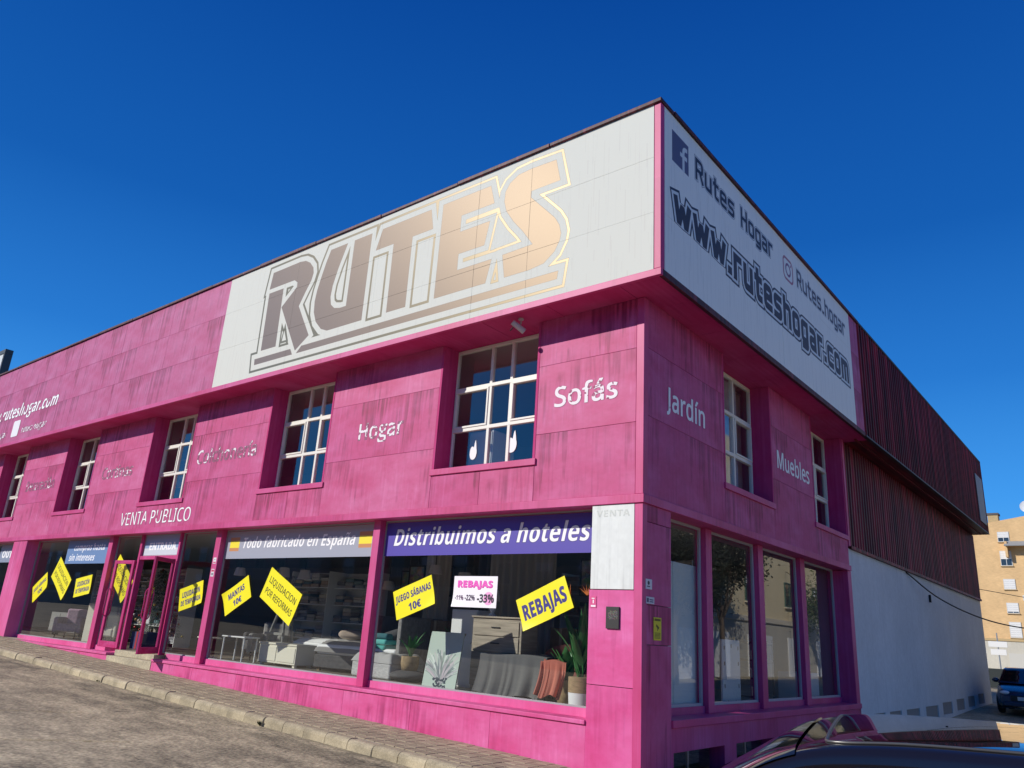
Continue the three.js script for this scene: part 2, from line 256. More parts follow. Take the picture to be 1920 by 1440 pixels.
for (let z = .198; z > -9.2; z -= 3.1) part('parapet_cap', uvm(rb(.2, D + .045, 9.277, 9.345, Math.max(-9.25, z - 3.09), z, .01, 1), .5, rr(0, 3)), M.cap, store);
part('parapet_cap', uvm(rb(.2, D + .03, 9.30, 9.36, -25.98, -9.255, .01, 1), .5), M.black, store);

// --- big front sign: print on metal sheets
const SX0 = -10.84, SX1 = .465, SY0 = 6.56, SY1 = 9.275, SW = 2048, SH = 492;
const glyphs = [
  [[-9.12, 8.5], [-8.59, 8.5], [-8.53, 7.13], [-9.07, 7.13]],
  [[-9.09, 9], [-8.12, 9.01], [-7.91, 8.98], [-7.74, 8.89], [-7.6, 8.74], [-7.56, 8.6], [-7.6, 8.44], [-7.74, 8.22], [-7.91, 7.92], [-7.4, 7.16], [-7.8, 6.90], [-8.55, 8.04], [-8.09, 8.41], [-8.1, 8.52], [-8.22, 8.6], [-9.14, 8.6]],
  [[-7.06, 9], [-6.52, 9], [-6.72, 8.5], [-6.83, 8.13], [-6.85, 7.88], [-6.8, 7.7], [-6.68, 7.6], [-6.50, 7.56], [-6.31, 7.56], [-6.31, 9], [-5.78, 9], [-5.77, 7.14], [-6.81, 7.14], [-7.02, 7.22], [-7.23, 7.42], [-7.34, 7.65], [-7.37, 7.9], [-7.34, 8.15], [-7.26, 8.44], [-7.17, 8.73]],
  [[-5.47, 9], [-4.14, 9], [-4.05, 8.57], [-4.58, 8.57], [-4.57, 7.14], [-5.08, 7.14], [-5.1, 8.57], [-5.61, 8.57]],
  [[-3.84, 9], [-2.7, 9], [-2.59, 8.62], [-3.35, 8.62], [-3.35, 8.30], [-2.66, 8.30], [-2.75, 7.86], [-3.34, 7.86], [-3.34, 7.55], [-2.56, 7.55], [-2.66, 7.13], [-3.85, 7.13]],
  [[-1.31, 9.0], [-1.82, 9.02], [-2.09, 9.0], [-2.27, 8.9], [-2.36, 8.76], [-2.37, 8.57], [-2.31, 8.37], [-2.13, 8.11], [-1.93, 7.88], [-1.71, 7.58], [-2.33, 7.56], [-2.26, 7.13], [-1.74, 7.13], [-1.46, 7.17], [-1.26, 7.32], [-1.17, 7.49], [-1.15, 7.61], [-1.19, 7.77], [-1.28, 7.92], [-1.40, 8.05], [-1.79, 8.46], [-1.79, 8.58], [-1.21, 8.58]],
  [[-9.26, 6.97], [-7.97, 6.97], [-7.88, 6.83], [-9.24, 6.83]], [[-7.60, 6.97], [-1.17, 6.97], [-1.19, 6.83], [-7.75, 6.83]],
];
const sx = (x) => (x - SX0) / (SX1 - SX0) * SW, sy = (y) => (SY1 - y) / (SY1 - SY0) * SH, ppm = SW / (SX1 - SX0);
function signArt(c, ground, line, fill, wear) {
  c.fillStyle = ground; c.fillRect(0, 0, SW, SH); c.lineJoin = 'miter'; c.miterLimit = 2.6;
  const path = () => { c.beginPath(); for (const g of glyphs) { g.forEach(([x, y], i) => c[i ? 'lineTo' : 'moveTo'](sx(x), sy(y))); c.closePath(); } };
  path(); c.strokeStyle = line; c.lineWidth = .335 * ppm; c.stroke(); c.fillStyle = line; c.fill();
  path(); c.strokeStyle = ground; c.lineWidth = .235 * ppm; c.stroke();
  path(); c.fillStyle = fill; c.fill();
  const tri = (P, col) => { c.beginPath(); P.forEach(([x, y], i) => c[i ? 'lineTo' : 'moveTo'](sx(x), sy(y))); c.closePath(); c.fillStyle = col; c.fill(); };
  tri([[-8.44, 8.46], [-8.26, 8.46], [-8.42, 8.29]], line); tri([[-8.40, 8.43], [-8.33, 8.43], [-8.39, 8.36]], ground);
  tri([[-8.30, 7.62], [-8.10, 7.16], [-8.38, 7.16]], line); tri([[-8.295, 7.45], [-8.18, 7.21], [-8.33, 7.21]], ground);
  if (wear) { for (let i = 0; i < 500; i++) { c.fillStyle = 'rgba(120,110,110,' + rr(.02, .07) + ')'; c.fillRect(rr(0, SW), rr(0, SH), rr(1, 4), rr(20, 160)); } }
}
const signMap = canvas(SW, SH, (c) => signArt(c, '#d7d8cf', '#666a61', '#736b6c', true));
const signMetal = canvas(SW, SH, (c) => { signArt(c, 'rgb(0,225,0)', 'rgb(0,94,0)', 'rgb(0,106,0)', false); }, false);
const signMat = phy({ color: 0xffffff, roughness: 1, map: signMap, roughnessMap: signMetal, metalness: 0, specularColor: L(1, .72, .38), specularIntensity: 1 });
const signCols = [SX0, -8.12, -5.5, -2.95, -1.80, SX1];
for (let i = 0; i < 5; i++) rows.forEach(([y0, y1]) => {
  const a = signCols[i] + .001, b = signCols[i + 1] - .001, g = rb(a, b, y0 + .001, y1 - .001, D - .045, D + .004 + rr(-.001, .001), .002, 1), p = g.attributes.position, uv = g.attributes.uv;
  for (let k = 0; k < p.count; k++) uv.setXY(k, (p.getX(k) - SX0) / (SX1 - SX0), (p.getY(k) - SY0) / (SY1 - SY0));
  part('sign_panel', g, signMat, store).rotation.set(0, 0, 0);
});
// --- side sign
const glyphPaths = { w: ['M0,0 L.28,1 L.62,.1 L.96,1 L1.24,0', 1.24], r: ['M0,1 L0,0 L.6,0', .6], u: ['M0,0 L0,.8 Q0,1 .2,1 L.8,1 M.8,0 L.8,1', .8], t: ['M.2,-.38 L.2,.8 Q.2,1 .4,1 L.62,1 M0,0 L.62,0', .62], e: ['M.78,1 L.2,1 Q0,1 0,.8 L0,.2 Q0,0 .2,0 L.6,0 Q.8,0 .8,.2 L.8,.5 L0,.5', .8], s: ['M.8,0 L.2,0 Q0,0 0,.25 Q0,.5 .2,.5 L.6,.5 Q.8,.5 .8,.75 Q.8,1 .6,1 L0,1', .8], h: ['M0,-.4 L0,1 M0,0 L.6,0 Q.8,0 .8,.2 L.8,1', .8], o: ['M.2,0 L.6,0 Q.8,0 .8,.2 L.8,.8 Q.8,1 .6,1 L.2,1 Q0,1 0,.8 L0,.2 Q0,0 .2,0 Z', .8], g: ['M.8,0 L.8,1.15 Q.8,1.35 .6,1.35 L.1,1.35 M.8,1 L.2,1 Q0,1 0,.8 L0,.2 Q0,0 .2,0 L.8,0', .8], a: ['M.08,0 L.6,0 Q.8,0 .8,.2 L.8,1 L.2,1 Q0,1 0,.75 Q0,.5 .2,.5 L.8,.5', .8], c: ['M.8,0 L.2,0 Q0,0 0,.2 L0,.8 Q0,1 .2,1 L.8,1', .8], m: ['M0,1 L0,0 L.95,0 Q1.15,0 1.15,.2 L1.15,1 M.58,0 L.58,1', 1.15], '.': ['M0,.97 L.06,.97', .06], R: ['M0,1 L0,-.4 L.6,-.4 Q.88,-.4 .88,-.12 L.88,.1 Q.88,.36 .6,.36 L0,.36 M.5,.36 L.9,1', .9], H: ['M0,-.4 L0,1 M.88,-.4 L.88,1 M0,.3 L.88,.3', .88], ' ': ['', .45], _: ['M0,1 L.3,1', .3] };
function strokeText(c, s, x, y, w, xh, passes, gap = .34) {
  let total = 0; for (const ch of s) total += glyphPaths[ch][1] + gap; total -= gap;
  for (const [col, lw] of passes) { let X = 0; for (const ch of s) { const [p, gw] = glyphPaths[ch]; if (p) { c.save(); c.translate(x + X * w / total, y - xh); const P = new Path2D(), m = { a: w / total, b: 0, c: 0, d: xh, e: 0, f: 0 }; P.addPath(new Path2D(p), new DOMMatrix([w / total, 0, 0, xh, 0, 0])); c.strokeStyle = col; c.lineWidth = lw; c.lineJoin = 'miter'; c.miterLimit = 2.2; c.lineCap = 'square'; c.stroke(P); c.restore(); } X += gw + gap; } }
}
const SZ0 = .465, SZ1 = -8.56, TW = 2048, TH = 616, tp = TW / (SZ0 - SZ1);
const sideMap = canvas(TW, TH, (c) => {
  c.fillStyle = '#ecece6'; c.fillRect(0, 0, TW, TH);
  for (let i = 0; i < 900; i++) { const x = rr(0, TW); c.fillStyle = 'rgba(70,70,80,' + rr(.01, .06) + ')'; c.fillRect(x, rr(-100, TH), rr(1, 5), rr(30, 260)); }
  const X = (z) => (SZ0 - z) * tp, Y = (y) => (SY1 - y) * tp;
  c.fillStyle = '#5e5a74'; c.fillRect(X(.23), Y(9.02), .54 * tp, .54 * tp);
  c.strokeStyle = '#d6dada'; c.lineWidth = .075 * tp; c.beginPath(); c.moveTo(X(-.14), Y(8.48)); c.lineTo(X(-.14), Y(8.80)); c.quadraticCurveTo(X(-.14), Y(8.90), X(-.25), Y(8.90)); c.lineTo(X(-.27), Y(8.90)); c.moveTo(X(-.03), Y(8.74)); c.lineTo(X(-.26), Y(8.74)); c.stroke();
  const dk = '#2c2a35', lt = '#d9dddd', br = '#3a3032';
  strokeText(c, 'Rutes Hogar', X(-.58), Y(8.62), 3.16 * tp, .24 * tp, [['#6a6872', 29], [lt, 25], [dk, 16]], .5);
  strokeText(c, 'www.ruteshogar.com', X(.12), Y(7.51), 8.28 * tp, .36 * tp, [[dk, 72], [lt, 55], [br, 31]], .62);
  strokeText(c, 'Rutes_hogar', X(-5.1), Y(8.60), 3.08 * tp, .24 * tp, [['#8d8a90', 25], [lt, 22], ['#4a4248', 14]], .5);
  c.strokeStyle = '#b07078'; c.lineWidth = .05 * tp; c.beginPath(); c.roundRect(X(-4.33), Y(8.95), .50 * tp, .46 * tp, 26); c.stroke(); c.strokeStyle = '#8a5a78'; c.beginPath(); c.arc(X(-4.58), Y(8.72), .12 * tp, 0, 7); c.stroke(); c.fillStyle = '#b07078'; c.beginPath(); c.arc(X(-4.73), Y(8.86), .03 * tp, 0, 7); c.fill();
});
const sideMat = std(0xffffff, .5, { map: sideMap });
const sideCols = [SZ0, -1.55, -4.1, -6.4, SZ1];
for (let i = 0; i < 4; i++) rows.forEach(([y0, y1]) => {
  const g = rb(D - .045, D + .004 + rr(-.002, .002), y0 + .001, y1 - .001, sideCols[i + 1] + .001, sideCols[i] - .001, .002, 1), p = g.attributes.position, uv = g.attributes.uv;
  for (let k = 0; k < p.count; k++) uv.setXY(k, (SZ0 - p.getZ(k)) / (SZ0 - SZ1), (p.getY(k) - SY0) / (SY1 - SY0));
  part('sign_panel', g, sideMat, store);
});
rows.forEach(([y0, y1]) => panel('fascia_panel', D - .045, D, y0 + G_, y1 - G_, -9.2, SZ1 - .004, M.fascia));
// --- ribbed cladding of the long side
function ribbed(len, y0, y1, pitch = .21, dep = .035) { // profile along -z, facing +x
  const prof = []; const n = Math.round(len / pitch);
  for (let i = 0; i < n; i++) { const z = -i * pitch; prof.push([0, z], [0, z - pitch * .40], [dep, z - pitch * .52], [dep, z - pitch * .88]); } prof.push([0, -n * pitch]);
  const pos = [], idx = [];
  prof.forEach(([x, z], i) => { if (i < prof.length - 1) { const [x2, z2] = prof[i + 1], b = pos.length / 3; pos.push(x, y0, z, x2, y0, z2, x, y1, z, x2, y1, z2); idx.push(b, b + 1, b + 2, b + 2, b + 1, b + 3); } });
  const g = new THREE.BufferGeometry(); g.setAttribute('position', new THREE.Float32BufferAttribute(pos, 3)); g.setIndex(idx); g.computeVertexNormals(); return g;
}
const ribUV = (g, ox) => { const p = g.attributes.position, uv = new Float32Array(p.count * 2); for (let i = 0; i < p.count; i++) { uv[2 * i] = (p.getZ(i) + ox) / 4; uv[2 * i + 1] = p.getY(i) / 4; } g.setAttribute('uv', new THREE.BufferAttribute(uv, 2)); return g; };
for (let k = 0; k < 16; k++) { const z = -9.2 - k * 1.05; part('ribbed_sheet', ribUV(ribbed(1.05, 6.5, 9.30).translate(D - .02, 0, z - rr(0, .002)), k * 1.7), M.corr, store); }
for (let k = 0; k < 16; k++) { const z = -9.40 - k * 1.05; part('ribbed_sheet', ribUV(ribbed(1.05, 4.02, 6.46).translate(-.03, 0, z - rr(0, .002)), k * 2.3 + 1), M.corrLow, store); }
part('end_panel', [bx(-.5, D + .02, 6.46, 9.3, -26.0, -25.96)], M.corr, store);
part('drip_edge', uvm(bx(-.06, .035, 3.95, 4.02, -26.2, -9.41), .25), M.corrLow, store);
part('fascia_trim', [bx(D - .06, D + .03, 6.46, 6.50, -26, -9.2)], M.black, store);
part('soffit_rail', [bx(.28, .31, 6.44, 6.479, -25.9, -9.4)], M.corrLow, store);
part('notice_board', uvm(rb(D + .02, D + .045, 6.75, 8.55, -25.6, -24.2, .005, 1), .25), std(L(.30, .30, .33), .5, { map: grime }), store);
// --- white rendered wall with basement lights
{
  const s = new THREE.Shape(); s.moveTo(9.3, -.6); s.lineTo(26.2, -.6); s.lineTo(26.2, 3.96); s.lineTo(9.3, 3.96); s.closePath();
  const vents = [[10.0, 11.35], [11.75, 12.85], [13.35, 14.75], [15.45, 17.0], [17.6, 18.95], [19.65, 20.95], [21.55, 22.85], [23.45, 24.6]].map(([a, b]) => { const y0 = .12 + Math.max(0, a - 15) * .024; return [a, b, y0, y0 + .33]; });
  for (const [a, b, y0, y1] of vents) { const h = new THREE.Path(); h.moveTo(a, y0); h.lineTo(a, y1); h.lineTo(b, y1); h.lineTo(b, y0); h.closePath(); s.holes.push(h); }
  const g = new THREE.ExtrudeGeometry(s, { depth: .2, bevelEnabled: false }); g.rotateY(Math.PI / 2); g.translate(-.235, 0, 0); uvm(g, .25);
  part('side_wall', g, M.white, store);
  for (const [a, b, y0, y1] of vents) { const w = part('basement_window', [bx(-.2, -.17, y0, y0 + .03, -b, -a), bx(-.2, -.17, y1 - .03, y1, -b, -a), bx(-.2, -.17, y0 + .03, y1 - .03, -a - .03, -a), bx(-.2, -.17, y0 + .03, y1 - .03, -b, -b + .03)], M.steel, store); part('pane', new THREE.PlaneGeometry(b - a, y1 - y0).rotateY(Math.PI / 2).translate(-.185, (y0 + y1) / 2, -(a + b) / 2), M.glassSide, w); }
}
// --- ground floor: plinths, sills, posts, shop glazing
const bays = [[-5.44, -.82, 'a'], [-10.65, -5.62, 'b'], [-15.85, -10.85, 'door'], [-21.0, -16.05, 'c'], [-27.6, -22.1, 'd']];
const GZ = -.35;
function shopPane(x0, x1, y0, y1) { // slim grey gasket and one sheet of glass
  const t = .022, f = part('shop_window', [bx(x0, x0 + t, y0, y1, GZ - .02, GZ + .02), bx(x1 - t, x1, y0, y1, GZ - .02, GZ + .02), bx(x0 + t, x1 - t, y0, y0 + t, GZ - .02, GZ + .02), bx(x0 + t, x1 - t, y1 - t, y1, GZ - .02, GZ + .02)], std(L(.35, .35, .36), .5), store);
  const q = part('pane', new THREE.PlaneGeometry(x1 - x0, y1 - y0), M.glass, f, [(x0 + x1) / 2, (y0 + y1) / 2, GZ]); q.rotation.y = rr(-.003, .003); return f;
}
// plinth in slabs
function plinth(x0, x1) { for (let x = x1; x > x0 + .05; x -= 1.62) panel('plinth_slab', Math.max(x0, x - 1.617), x, -.5, .585, -.3, rr(-.002, .002), M.plinth); part('plinth_core', bx(x0, x1, -.5, .58, -.32, -.301), M.interior, store); part('window_ledge', uvm(one([rb(x0, x1, .588, .645, -.40, .028, .01, 1), bx(x0, x1, .645, .755, -.40, -.30)]), .25), M.plinth, store); }
plinth(-12.25, -.82); plinth(-22.1, -14.42); plinth(XL, -22.1);
for (const [x0, x1] of [[-5.63, -5.45], [-10.86, -10.65], [-16.06, -15.83]]) part('post', uvm(rb(x0, x1, .645, 3.45, -.40, -.20, .008, 1), .25), M.trim, store);
// thin mullion strip just behind each post (reveal shadow)
shopPane(-5.45, -.86, .755, 3.45); shopPane(-10.65, -5.63, .755, 3.45); shopPane(-21.05, -16.06, .755, 3.45); shopPane(-27.6, -22.1, .755, 3.45);
shopPane(-15.83, -14.46, .755, 3.45); shopPane(-12.50, -10.86, .755, 3.45); shopPane(-14.36, -12.58, 2.93, 3.45);
part('pier', uvm(rb(-22.1, -21.05, -.4, 3.45, -.45, -.002, .008, 1), .25), M.plinth, store); part('pier', uvm(rb(XL, -27.6, .5, 3.45, -.45, -.002, .008, 1), .25), M.plinth, store);
// corner column faced with panels
{ const col = [bx(-.80, -.05, -.5, 3.44, -.05, -.45), bx(-.05, -.45, -.5, 3.44, -.8, -.451)]; part('corner_column', col, M.interior, store);
  panel('column_panel', -.82, -.122, -.5, 1.08, -.45, 0, M.column); panel('column_panel', -.82, -.122, 1.088, 2.29, -.45, -.001, M.column); part('white_board', uvm(rb(-.80, -.125, 2.30, 3.436, -.4, .006, .004, 1), .25), M.sheet, store);
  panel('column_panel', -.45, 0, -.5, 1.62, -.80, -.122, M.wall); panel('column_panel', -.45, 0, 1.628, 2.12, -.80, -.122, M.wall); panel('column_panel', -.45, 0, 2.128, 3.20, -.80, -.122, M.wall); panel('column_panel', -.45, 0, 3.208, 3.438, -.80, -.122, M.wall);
  part('corner_post', uvm(rb(-.12, .006, -.5, 3.438, -.12, .006, .006, 1), .25), M.trim, store); }
// side glazing
{ const gz = [[-.80, -2.44], [-2.66, -4.58], [-4.82, -6.76], [-7.02, -9.10]], X0 = -.35;
  for (const [b, a] of gz) { const f = part('shop_window', [bx(X0 - .02, X0 + .02, .80, 3.45, b - .05, b), bx(X0 - .02, X0 + .02, .80, 3.45, a, a + .05), bx(X0 - .02, X0 + .02, .80, .84, a + .05, b - .05), bx(X0 - .02, X0 + .02, 3.41, 3.45, a + .05, b - .05)], std(L(.42, .40, .42), .5), store); const q = part('pane', new THREE.PlaneGeometry(b - a, 2.65).rotateY(Math.PI / 2), M.glassSide, f, [X0, 2.125, (a + b) / 2]); q.rotation.y = rr(-.004, .004); }
  for (const [b, a] of [[-2.44, -2.66], [-4.58, -4.82], [-6.76, -7.02]]) part('post', uvm(rb(-.42, -.24, .70, 3.45, a + .003, b - .003, .008, 1), .25), M.trim, store);
  part('pier', uvm(rb(-.45, -.002, -.5, 3.44, -9.35, -9.10, .008, 1), .25), M.trim, store);
  part('window_ledge', uvm(one([rb(-.42, .03, .60, .70, -9.32, -.80, .01, 1), bx(-.42, -.30, .70, .80, -9.10, -.80)]), .25), M.trim, store);
  const s = new THREE.Shape(); s.moveTo(.80, -.6); s.lineTo(9.34, -.6); s.lineTo(9.34, .60); s.lineTo(.80, .60); s.closePath(); const ho = [[.86, 2.44], [2.86, 4.4], [4.85, 6.5], [6.95, 8.7]];
  for (const [a, b] of ho) { const h = new THREE.Path(); h.moveTo(a, -.16); h.lineTo(a, .30); h.lineTo(b, .30); h.lineTo(b, -.16); h.closePath(); s.holes.push(h); }
  part('side_plinth', uvm(new THREE.ExtrudeGeometry(s, { depth: .24, bevelEnabled: false }).rotateY(Math.PI / 2).translate(-.242, 0, 0), .25), M.wall3, store);
  for (const [a, b] of ho) { const w = part('basement_window', [bx(-.22, -.19, -.16, -.13, -b, -a), bx(-.22, -.19, .27, .30, -b, -a), bx(-.22, -.19, -.13, .27, -(a + b) / 2 - .02, -(a + b) / 2 + .02)], M.steel, store); part('pane', new THREE.PlaneGeometry(b - a, .46).rotateY(Math.PI / 2).translate(-.205, .07, -(a + b) / 2), M.glassSide, w); }
}
// entrance: frame, transom, two doors standing open, steps
part('door_frame', uvm(one([rb(-14.46, -14.36, .70, 3.45, -.41, -.27, .008, 1), rb(-12.58, -12.50, .70, 3.45, -.41, -.27, .008, 1), rb(-14.36, -12.58, 2.84, 2.93, -.41, -.28, .008, 1)]), .25), M.frame, store);
for (const [hx0, side] of [[-14.36, -1], [-12.58, 1]]) {
  const W = .86, b = .095, g = [rb(0, b, 0, 2.08, -.025, .025, .008, 1), rb(W - b, W, 0, 2.08, -.025, .025, .008, 1), rb(b, W - b, 0, .14, -.024, .024, .008, 1), rb(b, W - b, 1.99, 2.08, -.024, .024, .008, 1)];
  const dr = part('door', g, M.frame, store, [side < 0 ? -14.47 : -12.54, .74, -.24]); dr.rotation.y = side < 0 ? Math.PI + .10 : -.98;
  part('pane', new THREE.PlaneGeometry(W - 2 * b, 1.85), M.glass, dr, [W / 2, 1.06, 0]);
  for (const s of [-1, 1]) { const cv = new THREE.CatmullRomCurve3([[W - .05, .72, s * .02], [W - .05, .76, s * .08], [W - .05, 1.05, s * .085], [W - .05, 1.34, s * .08], [W - .05, 1.38, s * .02]].map((v) => new THREE.Vector3(...v))); part('handle', new THREE.TubeGeometry(cv, 16, .014, 8), M.frame, dr); }
}
part('step', uvm(rb(-14.41, -12.26, -.3, .585, -.36, .01, .012, 2), .5), M.stone, store); part('step', uvm(rb(-14.40, -12.50, .586, .715, -.75, -.16, .01, 2), .5), M.stone, store);

// ------------------------------------------------------------------ lettering on walls (print, partly peeled)
function fit(c, s, x, y, w, h, font, slant = 0) { c.save(); c.font = font; const m = c.measureText(s); c.translate(x, y); c.transform(w / m.width, 0, -slant, h, 0, 0); c.fillText(s, 0, 0); c.restore(); }
function wallWord(s, w, h, peel, o = {}) { // returns a decal material
  const W = 768, H = Math.round(W * h / w);
  const t = canvas(W, H, (c) => {
    const fs = 100, asc = o.caps ? .74 : .98, tot = o.caps ? .80 : 1.2; c.clearRect(0, 0, W, H);
    const run = (cc, mode, col, lw) => { cc.save(); cc.font = (o.bold ? 'bold ' : '') + fs + 'px sans-serif'; const mw = cc.measureText(s).width; cc.translate(W * .01, H * asc / tot); cc.transform(W * .98 / mw, 0, -(o.slant || 0) * H / (fs * tot), H / (fs * tot), 0, 0); cc.lineJoin = 'round'; if (mode) { cc.strokeStyle = col; cc.lineWidth = lw; cc.strokeText(s, 0, 0); } else { cc.fillStyle = col; cc.fillText(s, 0, 0); } cc.restore(); };
    if (peel) run(c, true, 'rgba(105,40,75,' + Math.min(.75, .25 + peel * .45) + ')', 5);
    const c2 = document.createElement('canvas'); c2.width = W; c2.height = H; const q = c2.getContext('2d'); const ink = peel > .3 ? '#eadfe4' : '#f6f5f5'; run(q, false, ink, 0); if (o.semi) run(q, true, ink, o.semi); q.globalCompositeOperation = 'destination-out';
    for (let i = 0; i < 160 * peel; i++) { q.fillStyle = 'rgba(0,0,0,.9)'; q.beginPath(); q.ellipse(rr(0, W), rr(0, H), rr(3, 26) * (.6 + peel), rr(4, 20), rr(-.6, .6), 0, 7); q.fill(); }
    c.drawImage(c2, 0, 0);
    if (peel > .55) run(c, true, 'rgba(235,225,230,.5)', 1.4);
  });
  return std(0xffffff, .6, { map: t, transparent: true });
}
const flatPlane = (w, h) => new THREE.PlaneGeometry(w, h);
function word(s, x0, x1, y0, y1, z, peel, o = {}) { const m = part('lettering', flatPlane(x1 - x0, y1 - y0), wallWord(s, x1 - x0, y1 - y0, peel, o), store, [(x0 + x1) / 2, (y0 + y1) / 2, z]); return m; }
word('Sofás', -1.58, -.40, 4.90, 5.42, .006, .36, { semi: 3.5 }); word('Hogar', -6.18, -4.90, 4.86, 5.38, .006, 0.85, { semi: 3.5 });
word('Colchonería', -12.0, -9.46, 4.90, 5.42, .006, 1.1, { semi: 3.5 }); word('Cortinas', -16.95, -15.12, 4.90, 5.42, .006, 1.3, { semi: 3.5 }); word('Decoración', -22.3, -20.05, 4.90, 5.42, .006, 1.5, { semi: 3.5 });
word('VENTA PUBLICO', -15.25, -11.72, 3.64, 4.0, .006, .10, { caps: true });
word('www.ruteshogar.com', -26.0, -19.75, 7.28, 7.98, D + .007, .15, { bold: true, slant: .22 }); word('rutes hogar', -22.25, -20.25, 6.72, 7.08, D + .007, .4, { slant: .22, bold: true }); word('Rutes Hogar', -25.9, -23.4, 6.72, 7.08, D + .007, .4, { slant: .22, bold: true });
part('logo_patch', new THREE.ShapeGeometry(((s) => { s.moveTo(-22.95, 6.72); s.lineTo(-22.55, 6.72); s.quadraticCurveTo(-22.47, 6.72, -22.47, 6.8); s.lineTo(-22.47, 7.18); s.quadraticCurveTo(-22.47, 7.26, -22.55, 7.26); s.lineTo(-22.95, 7.26); s.quadraticCurveTo(-23.03, 7.26, -23.03, 7.18); s.lineTo(-23.03, 6.8); s.quadraticCurveTo(-23.03, 6.72, -22.95, 6.72); return s; })(new THREE.Shape())).translate(0, 0, D + .007), std(L(.82, .80, .82), .6), store);
for (const [s, a, b] of [['Jardín', -.68, -2.0], ['Muebles', -5.02, -6.9]]) { const m = part('lettering', flatPlane(a - b, .56), wallWord(s, a - b, .56, .01, { semi: 3.5 }), store, [.006, 5.13, (a + b) / 2]); m.rotation.y = Math.PI / 2; }
{ const m = part('lettering', flatPlane(.56, .16), std(0xffffff, .6, { transparent: true, map: canvas(256, 72, (c, w, h) => { c.fillStyle = 'rgba(196,200,192,.28)'; fit(c, 'VENTA', 6, 62, 244, .72, 'bold 80px sans-serif'); }) }), store, [-.46, 3.33, .011]); }

// ------------------------------------------------------------------ posters and banners on the shop glass
const FZ = GZ + .012;
function curl(g, w, h, on) { if (!on) return g; const p = g.attributes.position, cx = rnd() < .5 ? -1 : 1, cy = rnd() < .6 ? -1 : 1, k = rr(.4, 1), ph = rr(0, 6); for (let i = 0; i < p.count; i++) { const x = p.getX(i), y = p.getY(i), q = clamp((cx * x / w + cy * y / h) * 1.0 - .55); p.setZ(i, p.getZ(i) + .004 + .003 * Math.sin(x * 7 + y * 4 + ph) + q * q * .16 * k); } g.computeVertexNormals(); return g; }
function poster(name, art, cx, cy, w, h, deg, label, group) { const m = single(name, curl(new THREE.BoxGeometry(w, h, .004, 20, 10, 1), w, h, name === 'sale_poster'), std(0xffffff, .45, { map: art }), label, name === 'window_banner' ? 'banner' : 'poster', group, [cx, cy, FZ]); m.rotation.z = deg * Math.PI / 180; return m; }
const YEL = '#f8ec10', NAVY = '#3a3480';
const art = (w, h, bg, f) => canvas(w, h, (c) => { c.fillStyle = bg; c.fillRect(0, 0, w, h); c.textBaseline = 'alphabetic'; f(c, w, h); });
const boldT = (c, s, x, y, w, px, sy_ = 1, col = NAVY, slant = 0) => { c.save(); c.font = 'bold ' + px + 'px sans-serif'; const m = c.measureText(s).width; c.translate(x, y); c.transform(w / m, 0, -slant, sy_, 0, 0); c.fillStyle = col; c.strokeStyle = col; c.lineWidth = px * .045; c.lineJoin = 'round'; c.strokeText(s, 0, 0); c.fillText(s, 0, 0); c.restore(); };
const aJuego = art(512, 266, YEL, (c) => { boldT(c, 'JUEGO SÁBANAS', 26, 118, 460, 66, 1.25); boldT(c, '10€', 176, 232, 160, 80, 1.15); });
const aReb = art(512, 262, YEL, (c) => { boldT(c, 'REBAJAS', 30, 188, 452, 110, 1.5); });
const aMant = art(512, 266, YEL, (c) => { boldT(c, 'MANTAS', 96, 122, 320, 72, 1.3); boldT(c, '10€', 176, 230, 160, 80, 1.15); });
const aTemp = art(512, 266, YEL, (c) => { boldT(c, 'LIQUIDACIÓN', 60, 120, 392, 70, 1.25); boldT(c, 'DE TEMPORADA', 40, 216, 432, 66, 1.25); });
const aSab = art(512, 266, YEL, (c) => { boldT(c, 'JUEGO SÁBANAS', 40, 118, 432, 62, 1.2); boldT(c, '10€', 176, 224, 160, 78, 1.1); });
const aLiq = art(640, 336, YEL, (c) => { c.font = '82px sans-serif'; c.fillStyle = '#3a3a12'; for (const [s, y] of [['LIQUIDACION', 140], ['POR REFORMAS', 262]]) { const w = c.measureText(s).width; c.save(); c.translate(44, y); c.scale(552 / w, 1.1); c.fillText(s, 0, 0); c.strokeStyle = '#3a3a12'; c.lineWidth = 2.5; c.strokeText(s, 0, 0); c.restore(); } });
const aWhite = art(512, 268, '#f6f2f5', (c) => { c.save(); c.shadowColor = 'rgba(0,0,0,0)'; boldT(c, 'REBAJAS', 46, 100, 420, 76, 1.02, '#c0348f'); boldT(c, 'REBAJAS', 40, 94, 420, 76, 1.0, '#f05cc0'); c.restore(); c.fillStyle = '#f4a8d8'; c.beginPath(); c.arc(420, 190, 56, 0, 7); c.fill(); boldT(c, '-11%', 24, 208, 104, 52, 1.1, '#5a3a5a'); boldT(c, '-22%', 142, 210, 124, 58, 1.15, '#43304a'); boldT(c, '-33%', 290, 224, 196, 78, 1.2, '#2e2436'); });
poster('sale_poster', aJuego, -4.56, 2.13, .94, .49, 18.5, 'tilted yellow poster reading JUEGO SÁBANAS 10€ on shop glass');
poster('sale_poster', aWhite, -3.20, 2.25, .92, .48, 0, 'white and pink poster with REBAJAS and three percentages');
poster('sale_poster', aReb, -1.82, 2.10, .95, .48, 22.8, 'tilted yellow poster reading only REBAJAS beside corner column');
poster('sale_poster', aMant, -9.88, 2.06, .95, .49, 26, 'tilted yellow poster reading MANTAS 10€');
poster('sale_poster', aLiq, -8.34, 2.09, 1.25, .655, -25, 'yellow LIQUIDACION POR REFORMAS poster right of the MANTAS poster');
poster('sale_poster', aTemp, -11.71, 2.02, .96, .50, 13, 'yellow LIQUIDACIÓN DE TEMPORADA poster on sidelight of open entrance');
